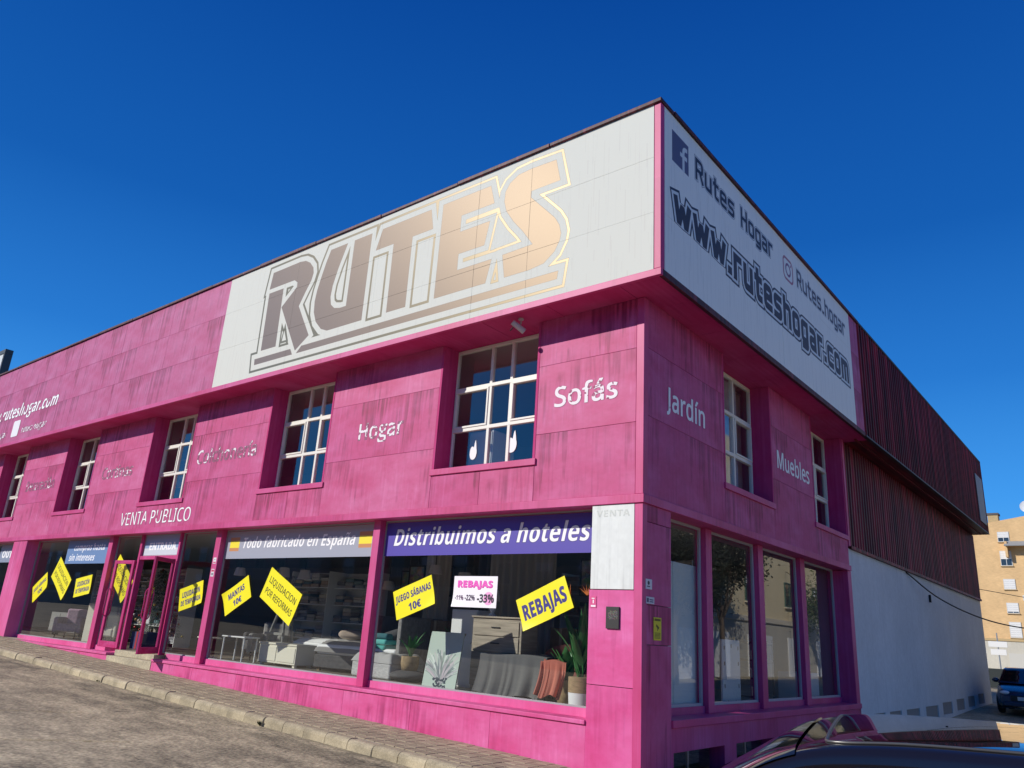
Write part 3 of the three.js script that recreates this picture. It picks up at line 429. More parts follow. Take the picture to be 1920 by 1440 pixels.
poster('sale_poster', aLiq, -15.24, 2.39, 1.2, .655, -34, 'yellow LIQUIDACION POR REFORMAS poster partly behind open entrance door');
poster('sale_poster', aTemp, -17.36, 2.17, .95, .50, 7.5, 'yellow LIQUIDACIÓN DE TEMPORADA poster under the sin intereses banner');
poster('sale_poster', aLiq, -18.86, 2.37, 1.24, .655, -31, 'yellow LIQUIDACION POR REFORMAS poster between two small yellow posters');
poster('sale_poster', aSab, -20.19, 2.10, .93, .50, 29, 'steeply tilted yellow poster beside the wide pink pier');
const italicT = (c, s, x, y, w, h, col, edge) => { c.save(); c.font = 'bold 100px sans-serif'; const m = c.measureText(s).width; c.translate(x, y); c.transform(w / m, 0, -.22 * h / 100, h / 100, 0, 0); if (edge) { c.strokeStyle = edge; c.lineWidth = 5; c.strokeText(s, 0, 0); } c.fillStyle = col; c.fillText(s, 0, 0); c.restore(); };
const bDist = art(1400, 184, '#5446a8', (c) => italicT(c, 'Distribuimos a hoteles', 56, 128, 1290, 128, '#f4f4f6', '#3a3070'));
const bTodo = art(1400, 180, '#a3a6b4', (c) => { italicT(c, 'Todo fabricado en España', 170, 112, 1060, 98, '#f6f6f6', '#8e92a2'); for (const x of [40, 1262]) { c.fillStyle = '#c98a5a'; c.fillRect(x, 38, 102, 92); c.fillStyle = '#f6e23a'; c.fillRect(x, 62, 102, 46); } });
const bEnt = art(512, 150, '#8ea4c6', (c) => { c.fillStyle = '#cfd6de'; c.fillRect(0, 96, 512, 54); boldT(c, 'ENTRADA', 64, 108, 390, 74, 1.0, '#f6f7f9'); });
const bComp = art(800, 190, '#6d8bb8', (c) => { italicT(c, 'compras hasta', 120, 84, 560, 74, '#f2f4f8'); italicT(c, 'sin intereses', 60, 166, 470, 74, '#f2f4f8'); });
const bOut = art(400, 150, '#8d97ab', (c) => { boldT(c, 'OUTLET', 40, 110, 320, 76, 1.1, '#f4f5f8'); });
poster('window_banner', bDist, -3.155, 3.12, 4.52, .58, 0, 'violet strip banner reading Distribuimos a hoteles atop shop window');
poster('window_banner', bTodo, -8.14, 3.12, 4.94, .58, 0, 'faded grey strip banner reading Todo fabricado en España');
poster('window_banner', bEnt, -13.47, 3.185, 1.72, .48, 0, 'pale blue ENTRADA banner above the open doors');
poster('window_banner', bComp, -17.5, 3.09, 2.75, .64, 0, 'blue banner ending in sin intereses on shop window corner');
poster('window_banner', bOut, -23.1, 3.12, 1.9, .56, 0, 'grey OUTLET banner beyond the wide pink pier');
// small plates and stickers on the corner
function plate(name, w, h, d, mat, pos, side, label, cat) { const m = single(name, new RoundedBoxGeometry(w, h, d, 1, .003), mat, label, cat, null, pos); if (side) m.rotation.y = Math.PI / 2; return m; }
plate('intercom_plate', .20, .28, .025, std(0xffffff, .5, { map: art(128, 180, '#2b2a2a', (c) => { for (let i = 0; i < 160; i++) { c.fillStyle = 'rgba(' + [150, 140, 130].map((v) => v - Math.floor(rnd() * 90)).join() + ',.8)'; c.fillRect(20 + rnd() * 88, 30 + rnd() * 70, 8, 4); } }) }), [-.43, 1.935, .012], 0, 'dark scratched plate on pink corner column below white board', 'plate');
plate('warning_sticker', .10, .15, .004, std(0xffffff, .5, { map: art(64, 96, '#d84a86', (c) => { c.fillStyle = '#f4e8ee'; c.fillRect(8, 74, 48, 16); c.fillRect(14, 14, 30, 8); c.fillRect(26, 30, 12, 30); }) }), [-.745, 2.13, .004], 0, 'small red and white sticker at edge of shop window', 'sticker');
plate('camera_warning_sign', .21, .29, .006, std(0xffffff, .5, { map: art(128, 180, '#dccb2c', (c) => { c.fillStyle = '#5a5410'; c.fillRect(12, 10, 104, 18); c.save(); c.translate(64, 74); c.rotate(.5); c.fillRect(-26, -10, 52, 20); c.restore(); c.fillRect(58, 80, 10, 26); for (let i = 0; i < 5; i++) c.fillRect(16, 120 + i * 10, 96, 5); }) }), [.004, 1.83, -.405], 1, 'yellow video surveillance sign on shaded corner column', 'sign');
plate('alarm_sticker', .17, .13, .004, std(0xffffff, .5, { map: art(96, 80, '#d9d4d8', (c) => { c.fillStyle = '#302a34'; c.beginPath(); c.arc(44, 30, 16, 0, 7); c.fill(); c.fillRect(20, 54, 46, 8); }) }), [.009, 2.385, -.16], 1, 'white sticker with dark round symbol on shaded corner column', 'sticker');
plate('alarm_sticker', .22, .09, .004, std(0xffffff, .5, { map: art(128, 56, '#cfc9d0', (c) => { c.fillStyle = '#413a66'; c.fillRect(10, 10, 30, 34); c.fillRect(52, 18, 60, 8); c.fillRect(52, 34, 60, 8); }) }), [.009, 2.18, -.20], 1, 'white sticker with small violet marks below the round symbol sticker', 'sticker');
plate('door_sticker', .12, .13, .004, std(0xffffff, .5, { map: art(64, 72, '#e6e0e4', (c) => { c.fillStyle = '#3a3440'; c.fillRect(26, 16, 14, 14); c.fillStyle = '#d03a6a'; c.fillRect(6, 50, 52, 14); }) }), [-10.75, 2.78, -.198], 0, 'white sticker high on pink post beside the entrance sidelight', 'sticker');
plate('door_sticker', .12, .16, .004, std(0xffffff, .5, { map: art(64, 84, '#e6dde2', (c) => { c.fillStyle = '#c22a5a'; c.fillRect(6, 8, 52, 22); c.fillStyle = '#8a8690'; c.fillRect(10, 42, 44, 30); }) }), [-10.755, 2.52, -.198], 0, 'white and red sticker lower on pink post beside the entrance sidelight', 'sticker');
{ const g = thing('security_camera', 'small grey security camera mounted under pink soffit above first window', 'camera', [-2.09, YB, .28]); g.rotation.y = -.5; const w = std(L(.55, .53, .52), .4);
  part('bracket', [cyl(.045, .045, .02, 0, -.02, 0), cyl(.014, .014, .09, 0, -.10, 0)], w, g); const b = part('housing', [new THREE.CylinderGeometry(.045, .05, .24, 16).rotateX(Math.PI / 2 - .5).translate(0, -.15, .04)], w, g); part('lens', new THREE.CylinderGeometry(.04, .04, .012, 16).rotateX(Math.PI / 2 - .5).translate(0, -.21, .152), M.black, g); }

// ------------------------------------------------------------------ cars
function gridGeo(nu, nv, f) { const pos = [], idx = []; for (let i = 0; i <= nu; i++) for (let j = 0; j <= nv; j++) pos.push(...f(i / nu, j / nv)); for (let i = 0; i < nu; i++) for (let j = 0; j < nv; j++) { const a = i * (nv + 1) + j, b = a + nv + 1; idx.push(a, b, a + 1, a + 1, b, b + 1); } const g = new THREE.BufferGeometry(); g.setAttribute('position', new THREE.Float32BufferAttribute(pos, 3)); g.setIndex(idx); g.computeVertexNormals(); g.setAttribute('uv', new THREE.Float32BufferAttribute(new Float32Array(pos.length / 3 * 2), 2)); return g; }
function curve(pts) { const c = new THREE.SplineCurve(pts.map(([x, y]) => new THREE.Vector2(x, y))); const s = c.getSpacedPoints(200); return (x) => { for (let i = 1; i < s.length; i++) if (s[i].x >= x) { const a = s[i - 1], b = s[i]; return a.y + (b.y - a.y) * clamp((x - a.x) / Math.max(1e-6, b.x - a.x)); } return s[s.length - 1].y; }; }
function makeCar(name, label, paint, pos, turn, o = {}) {
  const g = thing(name, label, 'car', pos, turn), Ln = 4.3, h0 = -Ln / 2, W = .87;
  const top = curve([[0, .56], [.12, .68], [.5, .80], [1.15, .93], [1.6, .965], [3.4, .98], [4.0, 1.0], [4.22, .92], [4.3, .70]]), wid = (s) => W * (1 - .16 * Math.pow(clamp(1 - s / .75), 2.2) - .12 * Math.pow(clamp((s - 3.75) / .55), 2)), bot = (s) => .20 + .10 * Math.pow(clamp(1 - s / .5), 2) + .12 * Math.pow(clamp((s - 3.8) / .5), 2);
  const sec = (s, t) => { const w = wid(s), y0 = bot(s), y1 = top(s), a = Math.abs(t), sg = Math.sign(t); // t -1..1 across the body
    let z, y; if (a > .82) { const q = (a - .82) / .18; z = w * (.985 - .10 * q * q); y = y0 + (1 - q) * .10; } else if (a > .42) { const q = (a - .42) / .40; z = w * (.965 + .035 * Math.sin(q * 2.6)); y = y1 - .07 + (y0 + .10 - y1 + .07) * q; } else { const q = a / .42; z = w * .965 * Math.sin(q * Math.PI / 2) ** .92; y = y1 - .07 * (1 - Math.sqrt(Math.max(0, 1 - q ** 3.2))); }
    return [h0 + s, y, sg * z]; };
  const body = gridGeo(60, 64, (u, v) => sec(u * Ln, v * 2 - 1)); body.scale(1, 1, 1);
  const ends = [0, Ln].map((s) => { const c = [h0 + s + (s ? .015 : -.015), (top(s) + bot(s)) / 2, 0]; return gridGeo(6, 64, (u, v) => { const p = sec(s, v * 2 - 1); return [c[0] + (p[0] - c[0]) * u, c[1] + (p[1] - c[1]) * u, c[2] + (p[2] - c[2]) * u]; }); });
  part('body', [body, ...ends, bx(h0 + .3, -h0 - .3, .19, .21, -.75, .75)].map((q) => { const r = q.index ? q.toNonIndexed() : q; return r; }), paint, g);
  const roofY = curve([[.92, .93], [1.15, 1.055], [1.45, 1.225], [1.70, 1.36], [1.95, 1.408], [2.35, 1.424], [2.85, 1.424], [3.3, 1.395], [3.65, 1.25], [3.95, 1.02], [4.05, .97]]);
  const cab = (s, t) => { const yr = roofY(s), wb = wid(s) * .955, k = clamp((yr - .93) / .5), wr = wb - .10 * k, a = Math.abs(t), sg = Math.sign(t); let y, z;
    if (a > .55) { const q = (a - .55) / .45; z = wr + (wb - wr) * q; y = yr - .075 * k + (.90 - yr + .075 * k) * q; } else { const q = a / .55, e = Math.sin(q * Math.PI / 2); z = wr * (e * .94 + q * .06); y = yr - .075 * k * (.42 * q * q + .58 * q ** 13); }
    return [h0 + s, y, sg * z]; };
  const s0 = .92, s1 = 4.05; const roof = part('roof', gridGeo(90, 72, (u, v) => cab(s0 + (s1 - s0) * u, v * 2 - 1)), paint, g);
  const shell = (sa, sb, ta, tb, off, nu = 24, nv = 24) => { const q = gridGeo(nu, nv, (u, v) => cab(sa + (sb - sa) * u, ta + (tb - ta) * v)), p = q.attributes.position, n = q.attributes.normal; for (let i = 0; i < p.count; i++) { const s = n.getY(i) < -.02 || false ? -1 : 1; p.setXYZ(i, p.getX(i) + n.getX(i) * off * s, p.getY(i) + n.getY(i) * off * s, p.getZ(i) + n.getZ(i) * off * s); } return q; };
  const dg = phy({ color: L(.012, .014, .016), roughness: .03, clearcoat: 1, clearcoatRoughness: .02 });
  part('windscreen', shell(1.0, 1.74, -.50, .50, .006), dg, g); part('rear_window', shell(3.42, 3.92, -.46, .46, .006), dg, g);
  if (o.glassRoof) part('roof_panel', shell(1.86, 3.2, -.41, .41, .004, 40, 30), dg, g);
  for (const sg of [1, -1]) { for (const [a, b] of [[1.55, 2.40], [2.46, 3.30]]) part('side_window', shell(a, b, sg * .60, sg * .93, .006), dg, g);
    const mp = cab(1.45, sg * .97); part('wing_mirror', new THREE.SphereGeometry(1, 18, 12).scale(.07, .075, .11).translate(mp[0] - .02, .99, sg * .95), paint, g);
    part('headlight', new THREE.SphereGeometry(1, 18, 12).scale(.16, .07, .15).translate(h0 + .16, .64, sg * .60), phy({ color: L(.75, .78, .8), roughness: .1, clearcoat: 1 }), g);
    part('tail_light', new THREE.SphereGeometry(1, 18, 12).scale(.08, .10, .14).translate(-h0 - .09, .80, sg * .62), phy({ color: L(.35, .01, .01), roughness: .15, clearcoat: 1 }), g);
    for (const x of [.78, 3.42]) { const w = part('wheel', new THREE.CylinderGeometry(.20, .20, .03, 24).rotateX(Math.PI / 2), M.steel, g, [h0 + x, .315, sg * .80]); part('tyre', new THREE.TorusGeometry(.235, .085, 12, 32).scale(1, 1, 1.2), M.black, w); part('hub', new THREE.CylinderGeometry(.05, .05, .05, 12).rotateX(Math.PI / 2), M.black, w); } }
  { const pts = [], add = (s_, t_) => { const p = cab(s_, t_); pts.push(new THREE.Vector3(p[0], p[1] + .003, p[2])); }; for (let i = 0; i <= 24; i++) add(3.45 - 1.5 * i / 24, -.43); for (let i = 1; i < 8; i++) { const q = i / 8 * Math.PI / 2; add(1.95 - .12 * Math.sin(q), -.37 - .06 * Math.cos(q)); } for (let i = 0; i <= 12; i++) add(1.83, -.37 + .74 * i / 12); for (let i = 1; i < 8; i++) { const q = (1 - i / 8) * Math.PI / 2; add(1.95 - .12 * Math.sin(q), .37 + .06 * Math.cos(q)); } for (let i = 0; i <= 24; i++) add(1.95 + 1.5 * i / 24, .43); part('roof_trim', new THREE.TubeGeometry(new THREE.CatmullRomCurve3(pts), 160, .0042, 8), std(L(.16, .155, .15), .35, { metalness: .6 }), g); }
  part('grille', rb(h0 - .03, h0 + .03, .42, .58, -.45, .45, .02), M.black, g); part('bumper', rb(h0 - .04, h0 + .12, .26, .40, -.66, .66, .035), paint, g);
  if (o.plateAt !== false) part('number_plate', rb(h0 - .055, h0 - .035, .44, .55, -.26, .26, .004, 1), std(L(.7, .7, .68), .5), g);
  return g;
}
const blackPaint = phy({ color: L(.010, .008, .009), roughness: .12, clearcoat: 1, clearcoatRoughness: .02 });
const bluePaint = phy({ color: L(.008, .045, .10), roughness: .25, metalness: .3, clearcoat: 1, clearcoatRoughness: .05 });
makeCar('parked_car', 'glossy black car parked in the open street before the shop corner', blackPaint, [4.40, roadY(4.40, 5.57), 5.57], .25, { glassRoof: true }).scale.set(1, 1.092, 1);
makeCar('parked_car', 'blue car parked nose forward beside the shaded white wall', bluePaint, [1.62, roadY(1.62, -23.2), -23.2], Math.PI / 2 + .03);
makeCar('parked_car', 'dark grey car standing farther up the side street by the fence', phy({ color: L(.02, .022, .025), roughness: .2, clearcoat: 1 }), [1.2, roadY(1.2, -36), -36], Math.PI / 2);

// ------------------------------------------------------------------ far end of the side street
function facadeBlock(o) { // a block whose face looks along +z (rotated by turn), built round its own base
  const g = thing('apartment_building', o.label, 'building', o.pos, o.turn || 0), { w, h, d } = o;
  part('wall', uvm(bx(-w / 2, w / 2, o.base, h, -d, 0), .25), o.wall, g); part('ground_storey', uvm(bx(-w / 2 - .05, w / 2 + .05, -.5, o.base, -d - .05, .06), .25), o.low, g);
  part('cornice', uvm(rb(-w / 2 - .12, w / 2 + .12, o.base - .12, o.base + .16, -.4, .16, .02), .25), o.trimMat, g);
  for (const [x, y, ww, hh, kind] of o.windows) {
    const f = part('window', [bx(x - ww / 2 - .06, x + ww / 2 + .06, y - .06, y, .001, .07), bx(x - ww / 2 - .06, x + ww / 2 + .06, y + hh, y + hh + .06, .001, .07), bx(x - ww / 2 - .06, x - ww / 2, y, y + hh, .001, .07), bx(x + ww / 2, x + ww / 2 + .06, y, y + hh, .001, .07), bx(x - .03, x + .03, y, y + hh, .001, .05)], o.frameMat, g);
    part('pane', bx(x - ww / 2, x + ww / 2, y, y + hh, .002, .02), M.glassDark, f);
    if (kind > 0) { const sh = hh * kind; for (let k = 0; k < Math.ceil(sh / .22); k++) part('shutter_slat', rb(x - ww / 2, x + ww / 2, y + hh - Math.min(sh, (k + 1) * .22) + .012, y + hh - k * .22, .02, .065, .006, 1), o.shut, f); }
    part('sill', rb(x - ww / 2 - .12, x + ww / 2 + .12, y - .14, y - .06, .001, .16, .01, 1), o.trimMat, f);
  }
  return g;
}
M.glassDark = phy({ color: L(.03, .04, .05), roughness: .05, clearcoat: 1 });
const brick = std(L(.86, .59, .31), .9, { map: brickFarTex }), cream = std(L(.82, .68, .42), .9, { map: plasterTex }), beige = std(L(.62, .58, .48), .85, { map: plasterTex });
const shutWhite = std(L(.74, .73, .70), .6), frameW = std(L(.6, .6, .58), .5);
{
  const wins = []; for (let k = 0; k < 5; k++) for (let i = 0; i < 6; i++) { const x = -5.5 + i * 2.95, y = 4.35 + k * 2.66 + (k === 4 ? .1 : 0); wins.push([x, y, 1.05, k === 0 || k === 3 ? 1.6 : 1.05, [1, .55, .9, .6, 1][(i + k * 2) % 5]]); }
  const g = facadeBlock({ label: 'orange brick apartment block with white shutters at end of side street', pos: [-1.9, .4, -98], w: 20.4, h: 16.6, d: 12, base: 4.0, wall: brick, low: beige, trimMat: std(L(.5, .36, .18), .85), frameMat: frameW, shut: shutWhite, windows: wins });
  const gs = new THREE.Shape(); gs.moveTo(-8.2, 0); gs.lineTo(8.6, 0); gs.lineTo(8.6, 1.2); gs.lineTo(3.5, 2.4); gs.lineTo(-3.0, 1.4); gs.lineTo(-8.2, .5); gs.closePath();
  part('gable', uvm(new THREE.ExtrudeGeometry(gs, { depth: 11, bevelEnabled: false }).translate(0, 16.6, -11.02), .25), brick, g);
  for (const [x, h, w] of [[-8.3, 3.1, 1.2], [-6.6, 2.0, 1.1], [1.2, 2.9, 1.3], [5.8, 3.0, 1.2]]) { const c = part('chimney', uvm(rb(x - w / 2, x + w / 2, 16.6, 16.6 + h, -3.6, -2.4, .03, 1), .3), std(L(.58, .45, .25), .9, { map: brickFarTex }), g); part('chimney_cap', rb(x - w / 2 - .1, x + w / 2 + .1, 16.6 + h, 16.85 + h, -3.7, -2.3, .03, 1), std(L(.10, .09, .09), .8), c); }
  const slope = part('awning', [bx(-5.4, 9, 0, .10, 0, 1.5)], std(L(.30, .30, .29), .8), g, [0, 15.0, 0]); slope.rotation.x = .42;
  for (const x of [-5.4, -2.2, 1.0, 4.2]) part('awning_wall', uvm(bx(x, x + .25, 13.2, 15.0, .0, .9), .25), brick, g);
  const ac = (x, y) => { const a = part('air_conditioner', rb(x - .45, x + .45, y, y + .62, .02, .40, .03, 1), std(L(.62, .62, .60), .5), g); part('fan_grille', new THREE.TorusGeometry(.22, .02, 8, 24).translate(x - .1, y + .31, .405), M.black, a); };
  ac(-3.9, 8.35); ac(1.9, 8.35); ac(-1.5, 4.9); part('shop_front', bx(-6.5, 6, -.2, 2.6, .07, .12), std(L(.55, .53, .47), .7), g); part('shop_sign', rb(-2.5, 2.5, 2.9, 3.7, .07, .25, .03, 1), std(L(.8, .8, .78), .6), g);
  const dish = thing('satellite_dish', 'white satellite dish on roof ridge of brick apartment block', 'dish', [-4.6, 18.2, -98.5]); const lp = []; for (let i = 0; i <= 10; i++) lp.push(new THREE.Vector2(.78 * i / 10, .26 * (i / 10) ** 2)); part('reflector', new THREE.LatheGeometry(lp, 28).rotateX(Math.PI / 2 - .3).translate(0, 1.25, 0), std(L(.8, .8, .78), .5, { side: THREE.DoubleSide }), dish); part('mast', cyl(.05, .05, 1.2, 0, 0, -.1), M.steel, dish); part('feed_arm', cyl(.02, .02, .7, 0, 1.2, .2).rotateX(.2), M.steel, dish);
}
// low shaded row on the far side of the main street (behind the viewer, mirrored in the shop glass)
for (let k = 0; k < 9; k++) {
  const wins = []; for (let q = 0; q < 2; q++) for (let i = 0; i < 5; i++) wins.push([-7 + i * 3.5, 4.4 + q * 2.8, 1.3, 1.4, (i + k) % 3 ? .4 : 0]);
  facadeBlock({ label: ['pale grey two floor house opposite the shop, far up the main street', 'brown rendered house opposite the shop between two pale houses', 'grey green house opposite the shop entrance', 'sand coloured house opposite the shop corner', 'terracotta house opposite the mouth of the side street', 'ochre house beyond the pale grey house on the main street', 'umber house beyond the ochre house on the main street', 'stone grey house beyond the umber house on the main street', 'olive house last in the row on the main street'][k], pos: [k < 5 ? -62 + k * 19.2 : -81.2 - (k - 5) * 19.2, hx(-62 + k * 19.2) - .1, 34 + (k % 2)], turn: Math.PI, w: 19, h: k < 5 ? 9.6 + (k % 3) * .8 : 12, d: 9, base: 3.4, wall: std([L(.5, .48, .45), L(.34, .24, .17), L(.36, .38, .32), L(.52, .43, .30), L(.42, .22, .14), L(.46, .34, .18), L(.28, .2, .15), L(.4, .4, .38), L(.34, .33, .22)][k], .9, { map: plasterTex }), low: std(L(.32, .30, .27), .9, { map: plasterTex }), trimMat: beige, frameMat: frameW, shut: shutWhite, windows: wins });
}
// cream block across the side street (outside the frame, mirrored in the side windows)
{
  const wins = []; for (let k = 0; k < 3; k++) for (let i = 0; i < 8; i++) wins.push([-17.5 + i * 5, 4.2 + k * 3.0, 1.5, 1.3, (i + k) % 3 ? .35 : 0]);
  const g = facadeBlock({ label: 'cream rendered apartment block across the side street with garage doors', pos: [11.2, 0, -36], turn: -Math.PI / 2, w: 42, h: 13, d: 10, base: 3.2, wall: cream, low: std(L(.55, .50, .40), .85, { map: plasterTex }), trimMat: std(L(.62, .55, .42), .8), frameMat: std(L(.06, .13, .10), .5), shut: shutWhite, windows: wins });
  for (let i = 0; i < 8; i++) { const x = -18 + i * 5, dd = part('garage_door', rb(x - 1.3, x + 1.3, -.2, 2.4, .06, .10, .01, 1), std(L(.72, .72, .70), .5), g); for (let k = 0; k < 5; k++) part('door_slat', rb(x - 1.25, x + 1.25, .02 + k * .47, .46 + k * .47, .10, .115, .006, 1), shutWhite, dd); }
}
function leafTree(name, label, pos, H, R, col, n) {
  const g = thing(name, label, 'tree', pos), bark = std(L(.12, .085, .06), .95); const limbs = [cyl(.16, .09, H * .5, 0, 0, 0, 10)]; const tips = [];
  for (let i = 0; i < 9; i++) { const a = i * 2.4, r = R * rr(.4, .8), y = H * rr(.55, .92), c = new THREE.CatmullRomCurve3([new THREE.Vector3(0, H * rr(.3, .48), 0), new THREE.Vector3(Math.cos(a) * r * .45, H * .55, Math.sin(a) * r * .45), new THREE.Vector3(Math.cos(a) * r, y, Math.sin(a) * r)]); limbs.push(new THREE.TubeGeometry(c, 8, .04, 6)); tips.push([Math.cos(a) * r, y, Math.sin(a) * r]); }
  part('trunk', limbs, bark, g); const pos_ = [], nor = [];
  for (let i = 0; i < n; i++) { const t = tips[Math.floor(rnd() * tips.length)], q = R * .55, cx = t[0] + (rnd() + rnd() + rnd() - 1.5) * q, cy = t[1] + (rnd() + rnd() + rnd() - 1.5) * q * .8, cz = t[2] + (rnd() + rnd() + rnd() - 1.5) * q, s = rr(.05, .11); const u = new THREE.Vector3(rr(-1, 1), rr(-1, 1), rr(-1, 1)).normalize(), v = new THREE.Vector3(rr(-1, 1), rr(-1, 1), rr(-1, 1)).cross(u).normalize(); const P = [[-1, 0], [0, -.45], [1, 0], [0, .45]].map(([a, b]) => [cx + u.x * a * s + v.x * b * s, cy + u.y * a * s + v.y * b * s, cz + u.z * a * s + v.z * b * s]); for (const k of [0, 1, 2, 0, 2, 3]) pos_.push(...P[k]); }
  const lg = new THREE.BufferGeometry(); lg.setAttribute('position', new THREE.Float32BufferAttribute(pos_, 3)); lg.computeVertexNormals(); part('crown', lg, std(col, .7, { side: THREE.DoubleSide }), g); return g;
}
leafTree('street_tree', 'leafy street tree in front of cream block across the side street', [9.0, roadY(9, -40), -40], 6.2, 2.3, L(.07, .10, .03), 5200);
[[9.8, -17.5], [9.6, -20.5], [9.9, -23.5], [9.7, -26.2]].forEach(([x, z], i) => leafTree('cypress_tree', ['dark evergreen tree across the side street, nearest the crossing', 'dark evergreen tree across the side street, second from the crossing', 'dark evergreen tree across the side street, third from the crossing', 'dark evergreen tree beside the near end of the cream block'][i], [x, roadY(x, z), z], 6.5, 1.9, L(.012, .020, .009), 9000));
{ // dark fence at the far end
  const f = thing('street_fence', 'low dark green panel fence across far end of side street', 'fence', [-1, roadY(-1, -44), -44]); const fm = std(L(.014, .022, .024), .6);
  for (let k = 0; k < 9; k++) { part('fence_panel', rb(-8 + k * 2 + .05, -6 + k * 2 - .05, .1, 1.12, -.02, .02, .01, 1), fm, f); part('post', rb(-8 + k * 2 - .04, -8 + k * 2 + .04, -.2, 1.18, -.04, .04, .01, 1), fm, f); }
  struct('far_pavement', uvm(bx(-12, 10, .2, roadY(0, -43) + .06, -46, -38.5), .25), std(L(.36, .32, .26), .9, { map: concreteTex }));
}
{ // lamp post and small signs near the far end
  const s = thing('street_sign', 'small white sign board on thin pole beyond the white wall', 'sign', [-4.2, roadY(0, -60), -60]); part('pole', cyl(.05, .04, 3.6, 0, 0, 0, 10), M.steel, s); part('board', rb(-.6, .6, 2.6, 3.0, .03, .07, .01, 1), std(L(.75, .75, .74), .5), s); part('board', rb(-.5, .5, 2.05, 2.45, .03, .07, .01, 1), std(L(.75, .75, .74), .5), s);
}
const cable = (name, pts, r, label) => single(name, new THREE.TubeGeometry(new THREE.CatmullRomCurve3(pts.map((v) => new THREE.Vector3(...v))), 60, r, 6), M.black, label, 'cable');
cable('hanging_cable', [[-.02, 3.93, -14.6], [.35, 3.40, -16.4], [1.1, 2.95, -19.6], [2.2, 2.86, -23.5], [3.6, 3.05, -27.5], [11.15, 6.2, -38]], .02, 'black cable sagging from top of white wall across the side street');
cable('overhead_wire', [[-.02, 4.4, -26.1], [2, 4.3, -31], [5, 4.4, -36], [11.1, 5.2, -44]], .012, 'thin taut wire crossing in front of brick apartment block');
{ const b = thing('wall_bracket', 'small dark clamp fixed high on the white wall', 'bracket', [-.03, 3.4, -17.2]); part('clamp', rb(0, .06, -.1, .12, -.03, .03, .01, 1), M.black, b); }
// rooftop panel beyond the left end of the shop
{ const s = thing('rooftop_sign', 'white framed rooftop panel rising above left end of pink fascia', 'sign', [-30.4, 9.0, -.6]); part('panel', uvm(bx(-8, .3, .6, 2.32, 0, .05), .25), M.sheet, s); part('frame', [rb(-8, .42, 2.32, 2.5, -.22, .08, .01, 1), rb(.30, .42, .2, 2.32, -.22, .08, .01, 1)], std(L(.05, .06, .06), .5), s); for (const x of [-6, -3, -.2]) part('post', rb(x, x + .12, -.2, .6, -.15, -.03, .01, 1), M.steel, s); }
// neighbour that carries it
{ const g = thing('neighbour_building', 'plain white flat roofed building adjoining left end of pink shop', 'building', [-36.5, 0, -8]); part('wall', uvm(bx(-7, 7.3, -1, 9.05, -8, 7.2), .25), M.white, g); part('parapet', uvm(rb(-7.1, 7.4, 9.05, 9.25, -8, 7.3, .02, 1), .25), M.kerb, g); }

// ------------------------------------------------------------------ inside the shop windows
const FL = .70;
const oak = std(L(.30, .20, .11), .6, { map: woodTex }), pale = std(L(.58, .56, .52), .6, { map: woodTex }), whiteW = std(L(.76, .77, .76), .5), creamF = std(L(.72, .69, .56), .8), greyF = std(L(.38, .37, .355), .95, { map: fabricTex }), dgrey = std(L(.10, .10, .105), .95, { map: fabricTex }), lgrey = std(L(.62, .62, .60), .95, { map: fabricTex }), coral = std(L(.72, .22, .15), .9, { map: fabricTex }), teal = std(L(.05, .34, .30), .95), wick = std(L(.42, .30, .16), .9, { map: fabricTex }), leafM = std(L(.045, .19, .05), .45, { side: THREE.DoubleSide }), pinkF = std(L(.62, .42, .55), .95, { map: fabricTex });
const group2 = (p) => [p[0], FL, p[1]];
function chest(label, x, z, w, h, d, mat, rowsN, turn = 0) { const g = thing('chest_of_drawers', label, 'chest', [x, FL, z], turn); part('carcass', uvm(rb(-w / 2, w / 2, .08, h - .03, -d, -.012, .01), 1), mat, g); part('top', uvm(rb(-w / 2 - .02, w / 2 + .02, h - .03, h, -d - .01, .02, .008), 1), mat, g); for (const a of [-1, 1]) for (const q of [-d + .03, -.07]) part('leg', bx(a * (w / 2 - .05) - .025, a * (w / 2 - .05) + .025, 0, .08, q, q + .05), mat, g); const dh = (h - .18) / rowsN; for (let k = 0; k < rowsN; k++) { const y = .12 + k * dh, dr = part('drawer', uvm(rb(-w / 2 + .05, w / 2 - .05, y, y + dh - .02, -.012, .008, .006), 1, k * .3), mat, g); part('handle', rb(-.10, .10, y + dh * .5, y + dh * .5 + .018, .008, .03, .006), M.black, dr); } return g; }
chest('grey oak chest of drawers with dark handles behind the white REBAJAS poster', -3.72, -1.55, 1.12, 1.22, .45, pale, 4, -.02);
{ const g = thing('display_cabinet', 'plain white cabinet left of the grey chest of drawers', 'cabinet', [-4.65, FL, -1.75]); part('body', rb(-.32, .32, 0, 1.32, -.4, 0, .01), whiteW, g); part('door', rb(-.30, .30, .03, 1.29, 0, .016, .006), whiteW, g); part('knob', new THREE.SphereGeometry(.015, 10, 8).translate(.22, .75, .026), M.steel, g); }
